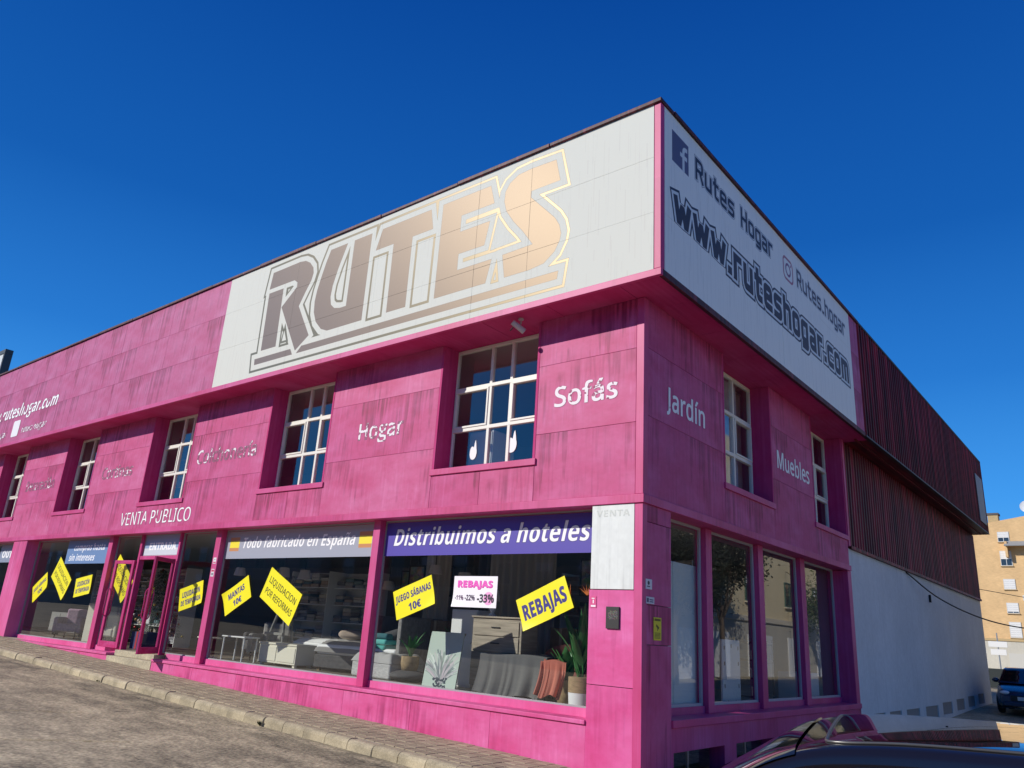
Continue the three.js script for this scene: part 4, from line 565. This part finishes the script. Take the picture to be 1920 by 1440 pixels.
const paintTex = canvas(256, 340, (c, w, h) => { c.fillStyle = '#b9c9bd'; c.fillRect(0, 0, w, h); for (let i = 0; i < 160; i++) { const a = rr(-2.6, -.5), l = rr(60, 210), x = w * .5 + rr(-20, 20), y = h * .92; c.strokeStyle = ['#6e7f78', '#dfe5df', '#8d8d95', '#4c5a63', '#c8b9c0'][i % 5]; c.lineWidth = rr(3, 16); c.globalAlpha = .5; c.beginPath(); c.moveTo(x, y); c.quadraticCurveTo(x + Math.cos(a) * l * .5, y + Math.sin(a) * l * .8, x + Math.cos(a) * l, y + Math.sin(a) * l); c.stroke(); } c.globalAlpha = 1; c.fillStyle = '#2d3b49'; for (let i = 0; i < 40; i++) { c.beginPath(); c.ellipse(w * .5 + rr(-50, 50), h * .9 + rr(-26, 26), rr(4, 14), rr(3, 8), rr(0, 3), 0, 7); c.fill(); } });
function leaning(label, x, z, w, h, tx, tilt, turn = 0, name = 'canvas_painting') { const g = thing(name, label, 'painting', [x, FL, z], turn); const c = part('canvas', new THREE.BoxGeometry(w, h, .03).translate(0, h / 2, 0), tx, g); c.rotation.x = -tilt; part('stretcher', [bx(-w / 2, w / 2, 0, .04, -.035, -.016), bx(-w / 2, w / 2, h - .04, h, -.035, -.016)], oak, c); return g; }
leaning('botanical canvas painting with dark flower leaning before the chest', -4.45, -1.0, .74, .92, std(0xffffff, .8, { map: paintTex }), .16, .05);
// upholstered armchair under a draped throw
function drape(w, h, d, folds, sd) { return gridGeo(40, 60, (u, v) => { const a = (v - .5) * 2; let y, z, x = (u - .5) * w; const ph = u * folds + 2.2 * vn(u, .3, 9, 3, 1) * 3 + Math.sin(u * 11 + sd) * 1.8, fl = (Math.sin(ph) * .5 + Math.sin(ph * 1.9 + sd) * .3) * .085 * clamp((Math.abs(a) - .40) * 1.8) * (.4 + vn(u, v, 7, 3, 2)); if (Math.abs(a) < .4) { y = h - .05 * Math.sin(u * 5 + sd) * .4; z = a * d * 1.1; } else { const q = (Math.abs(a) - .4) / .6; y = h - h * .97 * q + .03 * Math.sin(u * 9 + sd); z = Math.sign(a) * (d * .44 + .05 * Math.sin(q * 1.6) + .16 * q * q) + fl; } return [x + Math.sin(v * 7 + sd) * .03, y, z]; }); }
{ const g = thing('armchair', 'rounded dusty pink armchair half hidden under grey throw', 'armchair', [-2.35, FL, -1.75], .5); const st = []; part('seat', uvm(rb(-.36, .36, .14, .44, -.35, .35, .08, 4), 1), std(L(.34, .12, .10), .9, { map: fabricTex }), g); part('backrest', gridGeo(24, 12, (u, v) => { const a = Math.PI * (u * 1.1 - .05), r = .40; return [Math.cos(a) * r, .2 + v * (.42 + .22 * Math.sin(Math.max(0, a))), -.05 - Math.sin(a) * r * .85]; }), std(L(.36, .13, .11), .9, { map: fabricTex, side: THREE.DoubleSide }), g); for (const [a, b] of [[-1, -1], [1, -1], [-1, 1], [1, 1]]) part('leg', cyl(.015, .02, .16, a * .28, 0, b * .26, 10), oak, g); }
{ const g = drape(1.25, .62, .70, 42, 1.3); const m = single('throw_blanket', g, std(L(.20, .20, .195), .95, { side: THREE.DoubleSide, map: fabricTex }), 'charcoal velvet throw draped in folds beside the coral towel', 'blanket', null, [-2.95, FL + .01, -1.35], .12); const b = thing('pouffe', 'low padded stool carrying the charcoal throw', 'stool', [-2.95, FL, -1.35], .12); part('cushion', rb(-.58, .58, .14, .57, -.27, .27, .06, 3), dgrey, b); for (const [a, c] of [[-1, -1], [1, -1], [-1, 1], [1, 1]]) part('leg', cyl(.02, .02, .15, a * .48, 0, c * .2, 8), oak, b); }
{ const g = drape(.40, .50, .34, 20, 2.2); single('folded_towel', g, std(L(.78, .25, .17), .95, { side: THREE.DoubleSide, map: fabricTex }), 'coral towel hanging beside large potted plant', 'towel', null, [-2.02, FL + .10, -.95], .3); }
function plant(label, x, z, potR, potH, potMats, n, len, wide, y0 = FL, lm = leafM, flower) {
  const g = thing('potted_plant', label, 'plant', [x, y0, z]); const prof = [[0, 0], [potR * .82, 0], [potR, potH * .5], [potR * .98, potH], [potR * .88, potH], [potR * .84, potH * .86], [0, potH * .86]].map(([a, b]) => new THREE.Vector2(a, b));
  if (potMats.length > 1) { part('pot', new THREE.CylinderGeometry(potR, potR * .92, potH * .5, 24).translate(0, potH * .25, 0), potMats[0], g); part('basket_rim', new THREE.CylinderGeometry(potR * 1.02, potR * 1.01, potH * .5, 24).translate(0, potH * .75, 0), potMats[1], g); } else part('pot', new THREE.LatheGeometry(prof, 24), potMats[0], g);
  for (let i = 0; i < n; i++) { const a = i * 2.399, tilt = rr(.05, .55), L0 = len * rr(.6, 1), w = wide * rr(.7, 1.1); const q = gridGeo(10, 4, (u, v) => { const b = tilt * (.4 + u * 1.1), r = u * L0 * Math.sin(b), s = w * Math.sin(Math.PI * Math.pow(u, .7) * .98 + .03) * (v - .5), y = potH * .8 + u * L0 * Math.cos(b * .8); return [Math.cos(a) * r - Math.sin(a) * s, y + Math.abs(v - .5) * .03, Math.sin(a) * r + Math.cos(a) * s]; }); part('leaf', q, lm, g); }
  if (flower) for (const [a, r] of [[.4, .12], [2.2, .2]]) { const fl = []; for (let k = 0; k < 6; k++) fl.push(new THREE.ConeGeometry(.014, .16, 6).translate(0, .08, 0).rotateZ(-1 + k * .38).rotateY(a)); part('flower', fl, std(L(.75, .22, .04), .6), g, [Math.cos(a) * r, potH + len * 1.02, Math.sin(a) * r]); }
  return g;
}
plant('tall plant with orange flowers in white pot with straw rim', -1.42, -.75, .17, .42, [whiteW, wick], 22, 1.12, .17, FL, leafM, true);
plant('broad leaved dark green plant above the coral towel', -1.95, -1.15, .14, .34, [wick], 16, .55, .24);
plant('upright plant in woven basket beside grey quilted ottoman', -5.75, -1.55, .17, .26, [wick], 11, .55, .10, FL + .18);
{ const g = thing('floor_cushion', 'round dark floor cushion under the woven basket plant', 'cushion', [-5.75, FL, -1.55]); part('pad', new THREE.SphereGeometry(1, 24, 14).scale(.36, .10, .36).translate(0, .10, 0), dgrey, g); part('button', new THREE.SphereGeometry(.02, 8, 6).translate(0, .195, .1), greyF, g); }
function quilted(w, h, d) { return gridGeo(36, 36, (u, v) => { const a = (v - .5) * 2; let y = h, z = a * d / 2; const b = (u - .5) * 2; const edge = Math.max(Math.abs(a), Math.abs(b)); y = h - .35 * h * Math.pow(clamp((edge - .72) / .28), 2) - .02 * (1 - Math.abs(Math.sin(u * 12.5)) * Math.abs(Math.sin(v * 9.4))); return [b * w / 2, y, z]; }); }
{ const g = thing('ottoman', 'light grey quilted ottoman at end of the shop window', 'ottoman', [-6.55, FL, -1.75]); part('base', rb(-.55, .55, 0, .30, -.45, .45, .05, 3), lgrey, g); part('padding', quilted(1.12, .46, .92), lgrey, g); }
for (let k = 0; k < 3; k++) single('folded_blanket', rb(-.26, .26, 0, .11, -.18, .18, .05, 3), [teal, std(L(.12, .46, .42), .95), std(L(.05, .16, .18), .95)][k], ['deep teal folded blanket, bottom of the stack', 'pale turquoise folded blanket, middle of the stack', 'dark petrol folded blanket on top of the stack'][k], 'blanket', null, [-7.0, FL + .47 + k * .112, -1.95], k * .06);
function curtain(label, x, z, w, h, mat) { const m = single('curtain', gridGeo(70, 4, (u, v) => [(u - .5) * w, (1 - v) * h, Math.sin(u * w * 34) * .035 + Math.sin(u * 7) * .03]), mat, label, 'curtain', null, [x, 3.5 - h, z]); return m; }
const curM = std(L(.62, .60, .56), .95, { side: THREE.DoubleSide, map: fabricTex });
curtain('pale grey curtain hanging behind the white REBAJAS poster', -4.5, -3.2, 1.7, 2.5, curM); curtain('pale grey curtain hanging above stacked cartons', -7.0, -3.4, .8, 2.5, curM); curtain('charcoal curtain hanging beside pale curtain', -5.7, -3.4, .6, 2.5, dgrey);
function mirror(label, x, y, z, rx, ry, turn) { const g = thing('wall_mirror', label, 'mirror', [x, y, z], turn); part('glass', new THREE.CylinderGeometry(1, 1, .02, 40).rotateX(Math.PI / 2).scale(rx, ry, 1), std(L(.6, .62, .64), .05, { metalness: 1 }), g); part('rim', new THREE.TorusGeometry(1, .035, 10, 48).scale(rx, ry, 1), M.black, g); return g; }
mirror('tall oval mirror with thin dark rim behind the REBAJAS poster', -1.9, 2.05, -2.4, .36, .62, .3);
{ const g = thing('folding_screen', 'pale grey display board standing behind oval mirror', 'board', [-1.6, FL, -3.0]); for (let k = 0; k < 3; k++) { const q = part('leaf_panel', uvm(rb(-.3, .3, .02, 2.3, -.02, .02, .01), 1), std(L(.30, .30, .29), .8), g, [-.6 + k * .6, 0, k % 2 ? .1 : 0]); q.rotation.y = k % 2 ? .25 : -.25; } }
function bedSet(label, x, z, turn, cover) { const g = thing('bed', label, 'bed', [x, FL, z], turn); part('base', uvm(rb(-.75, .75, .06, .32, -1.0, 1.0, .03), 1), dgrey, g); part('mattress', rb(-.73, .73, .32, .52, -.98, .98, .05, 3), whiteW, g); part('duvet', quilted(1.56, .60, 1.7).translate(0, 0, .18), cover, g); part('headboard', uvm(rb(-.78, .78, .1, 1.15, -1.10, -1.0, .03), 1), greyF, g); for (const [a, b] of [[-1, -1], [1, -1], [-1, 1], [1, 1]]) part('leg', bx(a * .66 - .03, a * .66 + .03, 0, .06, b * .9 - .03, b * .9 + .03), oak, g); return g; }
function pillow(label, x, y, z, turn, mat, w = .62, d = .42) { const g = new THREE.SphereGeometry(1, 28, 16); const p = g.attributes.position; for (let i = 0; i < p.count; i++) { const a = p.getX(i), b = p.getY(i), c = p.getZ(i); p.setXYZ(i, Math.sign(a) * Math.pow(Math.abs(a), .6) * w / 2, b * .11, Math.sign(c) * Math.pow(Math.abs(c), .6) * d / 2); } g.computeVertexNormals(); const m = single('pillow', g, mat, label, 'pillow', null, [x, y, z], turn); return m; }
bedSet('bed with grey checked duvet facing the glass behind the cream bench', -7.6, -2.35, -1.35, greyF); pillow('white pillow lying on the grey duvet bed', -7.2, FL + .70, -2.55, .6, whiteW); pillow('dark grey pillow propped at head of the grey bed', -6.9, FL + .76, -2.15, .4, dgrey, .6, .45).rotation.z = .35;
bedSet('low bed with pale duvet further back in the shop', -8.6, -4.6, -1.35, lgrey); pillow('pale pillow on the far bed', -8.0, FL + .70, -4.6, .2, whiteW);
{ const g = thing('storage_bench', 'cream painted storage bench standing right behind the glass', 'bench', [-9.55, FL, -1.55], -.02); part('box', uvm(rb(-.68, .68, .05, .42, -.24, .24, .01), 1), creamF, g); part('lid', uvm(rb(-.70, .70, .42, .46, -.26, .26, .012), 1), creamF, g); for (const x of [-.34, .34]) part('front_panel', rb(x - .31, x + .31, .09, .38, .24, .252, .006, 1), creamF, g); for (const [a, b] of [[-1, -1], [1, -1], [-1, 1], [1, 1]]) part('foot', bx(a * .6 - .04, a * .6 + .04, 0, .05, b * .18 - .03, b * .18 + .03), creamF, g); }
{ const g = thing('easel', 'tall grey wooden easel leaning beside the cream bench', 'easel', [-10.35, FL, -1.75]); const w = std(L(.22, .22, .21), .8); const legs = [[-.42, 0, .05, .25, 1.9, -.1], [.42, 0, .05, .05, 1.9, -.1], [.1, 0, -.5, .15, 1.8, -.12]]; for (const [a, b, c, d2, e, f] of legs) part('leg', new THREE.TubeGeometry(new THREE.LineCurve3(new THREE.Vector3(a, b, c), new THREE.Vector3(d2, e, f)), 1, .035, 6), w, g); part('crossbar', rb(-.34, .34, .6, .66, 0, .06, .01), w, g); }
function carton(label, x, y, z, w, h, d, turn = 0) { const g = thing('carton', label, 'box', [x, y, z], turn); const c = std(L(.30, .20, .11), .9, { map: fabricTex }); part('box', rb(-w / 2, w / 2, 0, h, -d / 2, d / 2, .008, 1), c, g); part('tape', rb(-.03, .03, .01, h + .002, -d / 2 - .002, d / 2 + .002, .001, 1), std(L(.42, .34, .22), .4), g); return g; }
carton('large brown carton on floor beside hanging curtain', -6.5, FL, -3.1, .7, .62, .5); carton('smaller brown carton stacked on the large carton', -6.5, FL + .62, -3.1, .6, .5, .45, .1); carton('narrow brown carton standing behind the chest of drawers', -3.0, FL, -2.6, .45, 1.1, .3);
function lamp(label, x, y, z, r, h, hang) { const g = thing(hang ? 'pendant_lamp' : 'table_lamp', label, 'lamp', [x, y, z]); const sh = std(L(.55, .53, .49), .9, { side: THREE.DoubleSide }); part('lamp_shade', new THREE.CylinderGeometry(r * .72, r, h, 24, 1, true), sh, g, [0, hang ? 0 : .36, 0]); if (hang) part('cord', cyl(.008, .008, 3.5 - y - h / 2, 0, h / 2, 0, 6), M.black, g); else { part('base', new THREE.LatheGeometry([[0, 0], [.08, 0], [.085, .02], [.03, .06], [.07, .15], [.02, .25], [.012, .36]].map(([a, b]) => new THREE.Vector2(a, b)), 18), whiteW, g); } return g; }
[['pale pendant lamp hanging nearest the JUEGO SÁBANAS poster', -5.35, 2.72, -1.6, .13, .16], ['pale pendant lamp hanging beside the first curtain', -5.05, 2.62, -2.1, .16, .18], ['pale pendant lamp hanging above the MANTAS poster', -10.0, 2.66, -1.5, .14, .2], ['pale pendant lamp hanging beside the tilted diamond poster', -9.5, 2.62, -1.7, .15, .2], ['small pendant lamp hanging above the entrance sidelight', -11.6, 2.66, -1.4, .14, .18], ['round pendant lamp hanging deep in the middle of the shop', -8.8, 2.55, -3.6, .16, .2]].forEach((a) => lamp(a[0], a[1], a[2], a[3], a[4], a[5], true));
lamp('white table lamp standing on the grey chest of drawers', -4.0, FL + 1.22, -1.75, .13, .2); 
{ const t = thing('bedside_table', 'white bedside table carrying two lamps behind the grey bed', 'table', [-6.9, FL, -3.9]); part('top', rb(-.5, .5, .55, .6, -.2, .2, .01), whiteW, t); part('shelf', rb(-.46, .46, .2, .23, -.18, .18, .01), whiteW, t); for (const [a, b] of [[-1, -1], [1, -1], [-1, 1], [1, 1]]) part('leg', bx(a * .46 - .02, a * .46 + .02, 0, .55, b * .17 - .02, b * .17 + .02), whiteW, t); lamp('white table lamp on bedside table close to carton stack', -6.65, FL + .6, -3.9, .15, .22); lamp('white table lamp on bedside table away from carton stack', -7.15, FL + .6, -3.9, .15, .22); }
const picTex = (k) => canvas(128, 180, (c, w, h) => { c.fillStyle = ['#8d8a84', '#5e656b', '#9a8f80', '#6d7a72'][k % 4]; c.fillRect(0, 0, w, h); for (let i = 0; i < 70; i++) { c.fillStyle = 'rgba(' + [rr(30, 220), rr(30, 200), rr(30, 190)].map((v) => v | 0).join() + ',.35)'; c.beginPath(); c.ellipse(rr(0, w), rr(0, h), rr(4, 26), rr(4, 22), rr(0, 3), 0, 7); c.fill(); } });
[['framed abstract picture hanging high above the grey bed', -8.2, 2.7, -3.9], ['framed abstract picture hanging beside carton stack curtain', -7.35, 2.7, -3.95], ['framed picture hanging above the chest of drawers', -3.0, 2.75, -3.4], ['framed picture hanging over the far bed', -9.2, 2.65, -4.6]].forEach(([l, x, y, z], k) => { const g = thing('framed_picture', l, 'picture', [x, y, z]); part('print', new THREE.BoxGeometry(.46, .62, .01), std(0xffffff, .6, { map: picTex(k) }), g); part('frame', [bx(-.26, .26, .31, .34, -.01, .02), bx(-.26, .26, -.34, -.31, -.01, .02), bx(-.26, -.23, -.31, .31, -.01, .02), bx(.23, .26, -.31, .31, -.01, .02)], M.black, g); part('hanging_wire', cyl(.004, .004, 3.5 - y - .34, 0, .34, 0, 5), M.steel, g); });
function chairSet(label, x, z, turn, mat, name = 'armchair') { const g = thing(name, label, 'armchair', [x, FL, z], turn); part('seat', uvm(rb(-.33, .33, .18, .42, -.32, .32, .06, 3), 1), mat, g); part('backrest', uvm(rb(-.35, .35, .35, .86, -.38, -.24, .06, 3), 1), mat, g); for (const s of [-1, 1]) part('armrest', uvm(rb(s * .36 - .07, s * .36 + .07, .15, .60, -.34, .30, .06, 3), 1), mat, g); for (const [a, b] of [[-1, -1], [1, -1], [-1, 1], [1, 1]]) part('leg', cyl(.018, .024, .2, a * .3, 0, b * .28, 8), M.black, g); return g; }
chairSet('grey tub armchair behind the MANTAS poster', -11.0, -2.1, .5, greyF); chairSet('pale pink armchair standing behind the glass near wide pier', -20.9, -1.75, .7, pinkF); chairSet('dark grey armchair behind the entrance sidelight', -12.0, -2.6, .2, dgrey);
{ const g = thing('console_table', 'glass topped side table with white legs behind the MANTAS poster', 'table', [-10.9, FL, -1.25]); part('top', rb(-.45, .45, .50, .53, -.2, .2, .008), whiteW, g); for (const [a, b] of [[-1, -1], [1, -1], [-1, 1], [1, 1]]) part('leg', cyl(.018, .018, .5, a * .4, 0, b * .16, 8), whiteW, g); }
{ const g = thing('sideboard', 'long grey sideboard behind the shop window next to the pier', 'sideboard', [-22.6, FL, -2.2]); part('body', uvm(rb(-1.1, 1.1, .12, .72, -.4, 0, .01), 1), std(L(.20, .20, .19), .7), g); for (let k = 0; k < 3; k++) part('door', rb(-1.06 + k * .71, -.38 + k * .71, .16, .68, 0, .015, .006, 1), std(L(.23, .23, .22), .7), g); for (const s of [-1, 1]) part('foot', bx(s * 1 - .03, s * 1 + .03, 0, .12, -.3, -.1), M.black, g); }
{ const g = thing('room_divider', 'narrow cream folded panel beside the pale pink armchair', 'panel', [-18.7, FL, -1.3], .4); part('board', uvm(rb(-.12, .12, 0, 1.05, -.03, .03, .01), 1), creamF, g); part('board', uvm(rb(.14, .36, 0, 1.0, -.03, .03, .01), 1), pale, g); }
{ const g = thing('side_table', 'small cream side table with box behind entrance sidelight', 'table', [-12.1, FL, -1.2]); part('top', rb(-.2, .2, .42, .45, -.2, .2, .01), creamF, g); part('stem', rb(-.06, .06, .03, .42, -.06, .06, .01), creamF, g); part('foot', rb(-.18, .18, 0, .03, -.18, .18, .01), creamF, g); }
{ const c = thing('christmas_tree', 'dark Christmas tree with small baubles inside the entrance', 'christmas tree', [-16.1, FL, -1.85]); part('trunk', cyl(.05, .03, .5, 0, 0, 0, 8), oak, c); const pp = []; for (let i = 0; i < 4200; i++) { const t = rnd(), y = .3 + t * 1.75, R = .75 * (1 - t) + .04, a = rr(0, 6.283), r = R * Math.sqrt(rnd()), x = Math.cos(a) * r, z = Math.sin(a) * r, s = rr(.05, .10), dx = Math.cos(a) * s, dz = Math.sin(a) * s; pp.push(x, y, z, x + dx - dz * .12, y - s * .4, z + dz + dx * .12, x + dx + dz * .12, y - s * .35, z + dz - dx * .12); } const g = new THREE.BufferGeometry(); g.setAttribute('position', new THREE.Float32BufferAttribute(pp, 3)); g.computeVertexNormals(); part('crown', g, std(L(.015, .05, .02), .8, { side: THREE.DoubleSide }), c); for (let i = 0; i < 40; i++) { const t = rnd(), a = rr(0, 6.283), R = .75 * (1 - t) + .05; part('bauble', new THREE.SphereGeometry(.032, 10, 8), [std(L(.6, .6, .58), .2), std(L(.5, .03, .03), .2), std(L(.5, .36, .1), .2)][i % 3], c, [Math.cos(a) * R, .3 + t * 1.75, Math.sin(a) * R]); } }
{ const g = thing('gift_box', 'blue patterned box on the floor just inside the entrance', 'box', [-15.15, FL, -1.2]); part('box', rb(-.3, .3, 0, .42, -.2, .2, .01), std(L(.03, .04, .14), .6), g); part('ribbon', rb(-.05, .05, .005, .425, -.203, .203, .003, 1), std(L(.4, .03, .04), .5), g); }
{ const g = thing('notice_card', 'white notice card hanging in the open doorway', 'notice', [-14.55, 1.45, -.85]); part('card', new THREE.BoxGeometry(.32, .22, .006), whiteW, g); part('string', cyl(.003, .003, 1.8, 0, .11, 0, 5), M.steel, g); }
const cloths = [L(.62, .61, .58), L(.45, .47, .50), L(.55, .44, .36), L(.20, .30, .34), L(.60, .52, .46), L(.30, .30, .33), L(.66, .60, .50)].map((c) => std(c, .95, { map: fabricTex }));
[[-3.4, -4.3, 0, 'white textile rack deep behind the chest of drawers'], [-6.2, -4.9, .1, 'textile rack deep behind the carton stack'], [-10.6, -4.2, 0, 'textile rack deep behind the grey tub armchair'], [-12.1, -4.0, 0, 'textile rack beside the Christmas tree'], [-17.4, -3.0, 0, 'textile rack behind the sin intereses banner'], [-19.3, -3.0, 0, 'textile rack behind the pale pink armchair'], [-23.0, -3.6, 0, 'textile rack behind the long grey sideboard']].forEach(([x, z, t, l]) => {
  const g = thing('textile_rack', l, 'rack', [x, FL, z], t); part('back', bx(-.8, .8, .05, 2.2, -.3, -.28), whiteW, g); for (const sx of [-.8, .78]) part('side', bx(sx, sx + .02, 0, 2.2, -.28, .2), whiteW, g);
  for (let k = 0; k < 5; k++) { const y = .12 + k * .42; const sh = part('shelf', bx(-.78, .78, y - .02, y, -.28, .2), whiteW, g); for (let c = 0; c < 4; c++) { let yy = y; const n = 2 + Math.floor(rnd() * 3); for (let q = 0; q < n && yy < y + .30; q++) { const hh = rr(.06, .10); part('folded_textile', rb(-.74 + c * .37, -.42 + c * .37, yy, yy + hh, -.22, rr(.10, .17), .025, 2), cloths[Math.floor(rnd() * 7)], sh); yy += hh; } } }
});
bedSet('bed with white duvet seen through the glass near the entrance posts', -9.0, -2.75, -1.35, whiteW); pillow('plump white pillow on the white duvet bed', -8.45, FL + .72, -2.9, .3, whiteW); pillow('sand coloured pillow on the white duvet bed', -8.5, FL + .72, -2.45, .5, cloths[2]);
chairSet('cream armchair behind the steeply tilted yellow poster', -18.0, -1.6, .5, creamF);
plant('bushy plant on the floor beside the pale curtain', -5.15, -2.4, .18, .3, [wick], 20, .9, .14);
// behind the side windows
{ const g = thing('white_partition', 'tall white double leaf partition behind first side window', 'partition', [-.46, FL, -1.68]); for (const z of [-.80, .005]) part('leaf', rb(-.03, .03, .12, 2.15, z, z + .79, .008, 1), std(L(.78, .82, .78), .5), g); part('foot', rb(-.05, .05, 0, .12, -.78, .78, .01), M.black, g); }
{ const g = thing('flat_pack_door', 'white cabinet back panel with screw holes leaning behind side glass', 'panel', [-.52, FL, -3.9], Math.PI / 2); const m = part('panel', rb(-.36, .36, 0, 1.08, -.02, .02, .01), std(L(.66, .70, .68), .5), g); for (const [x, y] of [[-.28, .95], [.28, .95], [0, .98], [-.28, .7], [.28, .7], [-.28, .35], [.28, .35], [-.15, .1], [.15, .1]]) part('slot', bx(x - .012, x + .012, y - .03, y + .03, .02, .024), M.black, g); }
plant('vase of violet and cream flowers above the white leaning panel', -1.05, -3.5, .12, .30, [pale], 20, .55, .10, FL + .95, std(L(.16, .11, .30), .7, { side: THREE.DoubleSide })); 
{ const g = thing('plinth_stand', 'grey display stand under the violet flower vase', 'stand', [-1.05, FL, -3.5]); part('block', rb(-.2, .2, 0, .93, -.2, .2, .01), std(L(.12, .12, .12), .7), g); part('cap', rb(-.22, .22, .93, .95, -.22, .22, .005, 1), std(L(.18, .18, .18), .6), g); }
{ const g = thing('shelf_unit', 'dark shelving rack with pale boxes behind third side window', 'shelf', [-1.0, FL, -6.1], Math.PI / 2); for (let k = 0; k < 4; k++) { const s = part('shelf', rb(-.5, .5, .1 + k * .32, .13 + k * .32, -.2, .2, .006, 1), M.black, g); if (k < 3) for (const x of [-.32, .05]) part('storage_box', rb(x - .13, x + .13, .13 + k * .32, .29 + k * .32, -.12, .12, .01), pale, s); } for (const [a, b] of [[-1, -1], [1, -1], [-1, 1], [1, 1]]) part('upright', bx(a * .49 - .015, a * .49 + .015, 0, 1.15, b * .18 - .015, b * .18 + .015), M.black, g); }
{ const g = thing('standing_mirror', 'narrow framed mirror leaning behind last side window', 'mirror', [-.8, FL + .55, -8.1], Math.PI / 2 + .3); part('frame', rb(-.2, .2, 0, 1.25, -.02, .01, .01), std(L(.45, .40, .28), .5), g); part('glass', bx(-.165, .165, .04, 1.21, .010, .013), std(L(.2, .22, .22), .08, { metalness: .8 }), g); }
{ const g = thing('low_cabinet', 'white low cabinet standing under the narrow leaning mirror', 'cabinet', [-.9, FL, -8.2], Math.PI / 2); part('body', rb(-.5, .5, 0, .55, -.25, .25, .01), whiteW, g); part('door', rb(-.48, -.01, .03, .52, .25, .265, .005, 1), whiteW, g); part('door', rb(.01, .48, .03, .52, .25, .265, .005, 1), whiteW, g); }
// upstairs stock close to the glass
carton('tan carton on upstairs sill in third first floor window', -13.9, 4.75, -.95, .5, .42, .4, .2);
{ const g = thing('stock_shelf', 'tall upstairs shelf with rolled goods behind third first floor window', 'shelf', [-13.9, 4.05, -.95]); part('frame', [bx(-.5, -.46, 0, 2.0, -.25, .25), bx(.46, .5, 0, 2.0, -.25, .25)], oak, g); for (const y of [.1, .68, 1.4]) part('shelf', bx(-.46, .46, y - .03, y, -.25, .25), oak, g); }
{ const g = thing('wardrobe', 'white upstairs wardrobe side visible in corner window', 'wardrobe', [-3.72, 4.05, -1.1]); part('body', rb(-.28, .28, 0, 1.0, -.3, .3, .01), std(L(.55, .55, .52), .6), g); part('door', rb(-.26, .26, .03, .97, .3, .315, .005, 1), std(L(.58, .58, .55), .6), g); }
{ const g = thing('upstairs_curtain', 'beige curtain behind side window above the Jardín wall', 'curtain', [-.62, 4.1, -4.3], Math.PI / 2); part('cloth', gridGeo(40, 4, (u, v) => [(u - .5) * 1.1, (1 - v) * 2.3, Math.sin(u * 40) * .03]), std(L(.55, .46, .33), .95, { side: THREE.DoubleSide, map: fabricTex }), g); part('rod', new THREE.CylinderGeometry(.015, .015, 1.3, 8).rotateZ(Math.PI / 2).translate(0, 2.32, 0), M.steel, g); }
{ const g = thing('roller_blind', 'pale grey roller blind behind side window beside the Jardín wall', 'blind', [-.52, 4.25, -3.95], Math.PI / 2); part('cloth', bx(-.72, .50, .02, 2.2, -.004, .004), std(L(.60, .64, .66), .9, { map: fabricTex }), g); part('tube', new THREE.CylinderGeometry(.03, .03, 1.3, 12).rotateZ(Math.PI / 2).translate(-.1, 2.22, 0), M.steel, g); }
for (const [x, y, s] of [[-3.52, 4.60, 1], [-2.68, 4.66, -1]]) { const sh = new THREE.Shape(); sh.moveTo(0, -.17); sh.bezierCurveTo(.10, -.17, .12, -.05, .09, .02); sh.bezierCurveTo(.085, .06, .08, .10, .06, .17); sh.bezierCurveTo(.03, .14, .03, .06, .02, .04); sh.bezierCurveTo(-.05, .10, -.09, .02, -.09, -.06); sh.bezierCurveTo(-.09, -.13, -.05, -.17, 0, -.17); const g = new THREE.ExtrudeGeometry(sh, { depth: .006, bevelEnabled: false }); if (s < 0) g.scale(1.05, 1.1, 1); else g.scale(.8, 1, 1); const m = single('window_decal', g, std(L(.85, .85, .84), .6), s > 0 ? 'narrow white rounded decal on lower left pane of corner window' : 'pointed white decal on lower right pane of corner window', 'decal', null, [x, y, -.392]); }
// weeds in the kerb joints
[[-5.75, 1.50, .10, 'larger tuft of weeds growing in a kerb joint'], [-11.3, 1.52, .05, 'tiny tuft of weeds in kerb joint near entrance']].forEach(([x, z, h, l]) => { const g = thing('weed', l, 'weed', [x, roadY(x, z), z]); const q = []; for (let i = 0; i < 26; i++) { const a = rr(0, 6.28), s = h * rr(.5, 1), t = rr(.1, .8), dx = Math.cos(a) * s * t, dz = Math.sin(a) * s * t; q.push(0, 0, 0, dx, s, dz, dx + .012, s * .7, dz + .012); } const b = new THREE.BufferGeometry(); b.setAttribute('position', new THREE.Float32BufferAttribute(q, 3)); b.computeVertexNormals(); part('blades', b, std(L(.12, .13, .04), .8, { side: THREE.DoubleSide }), g); });

renderer.render(scene, camera);
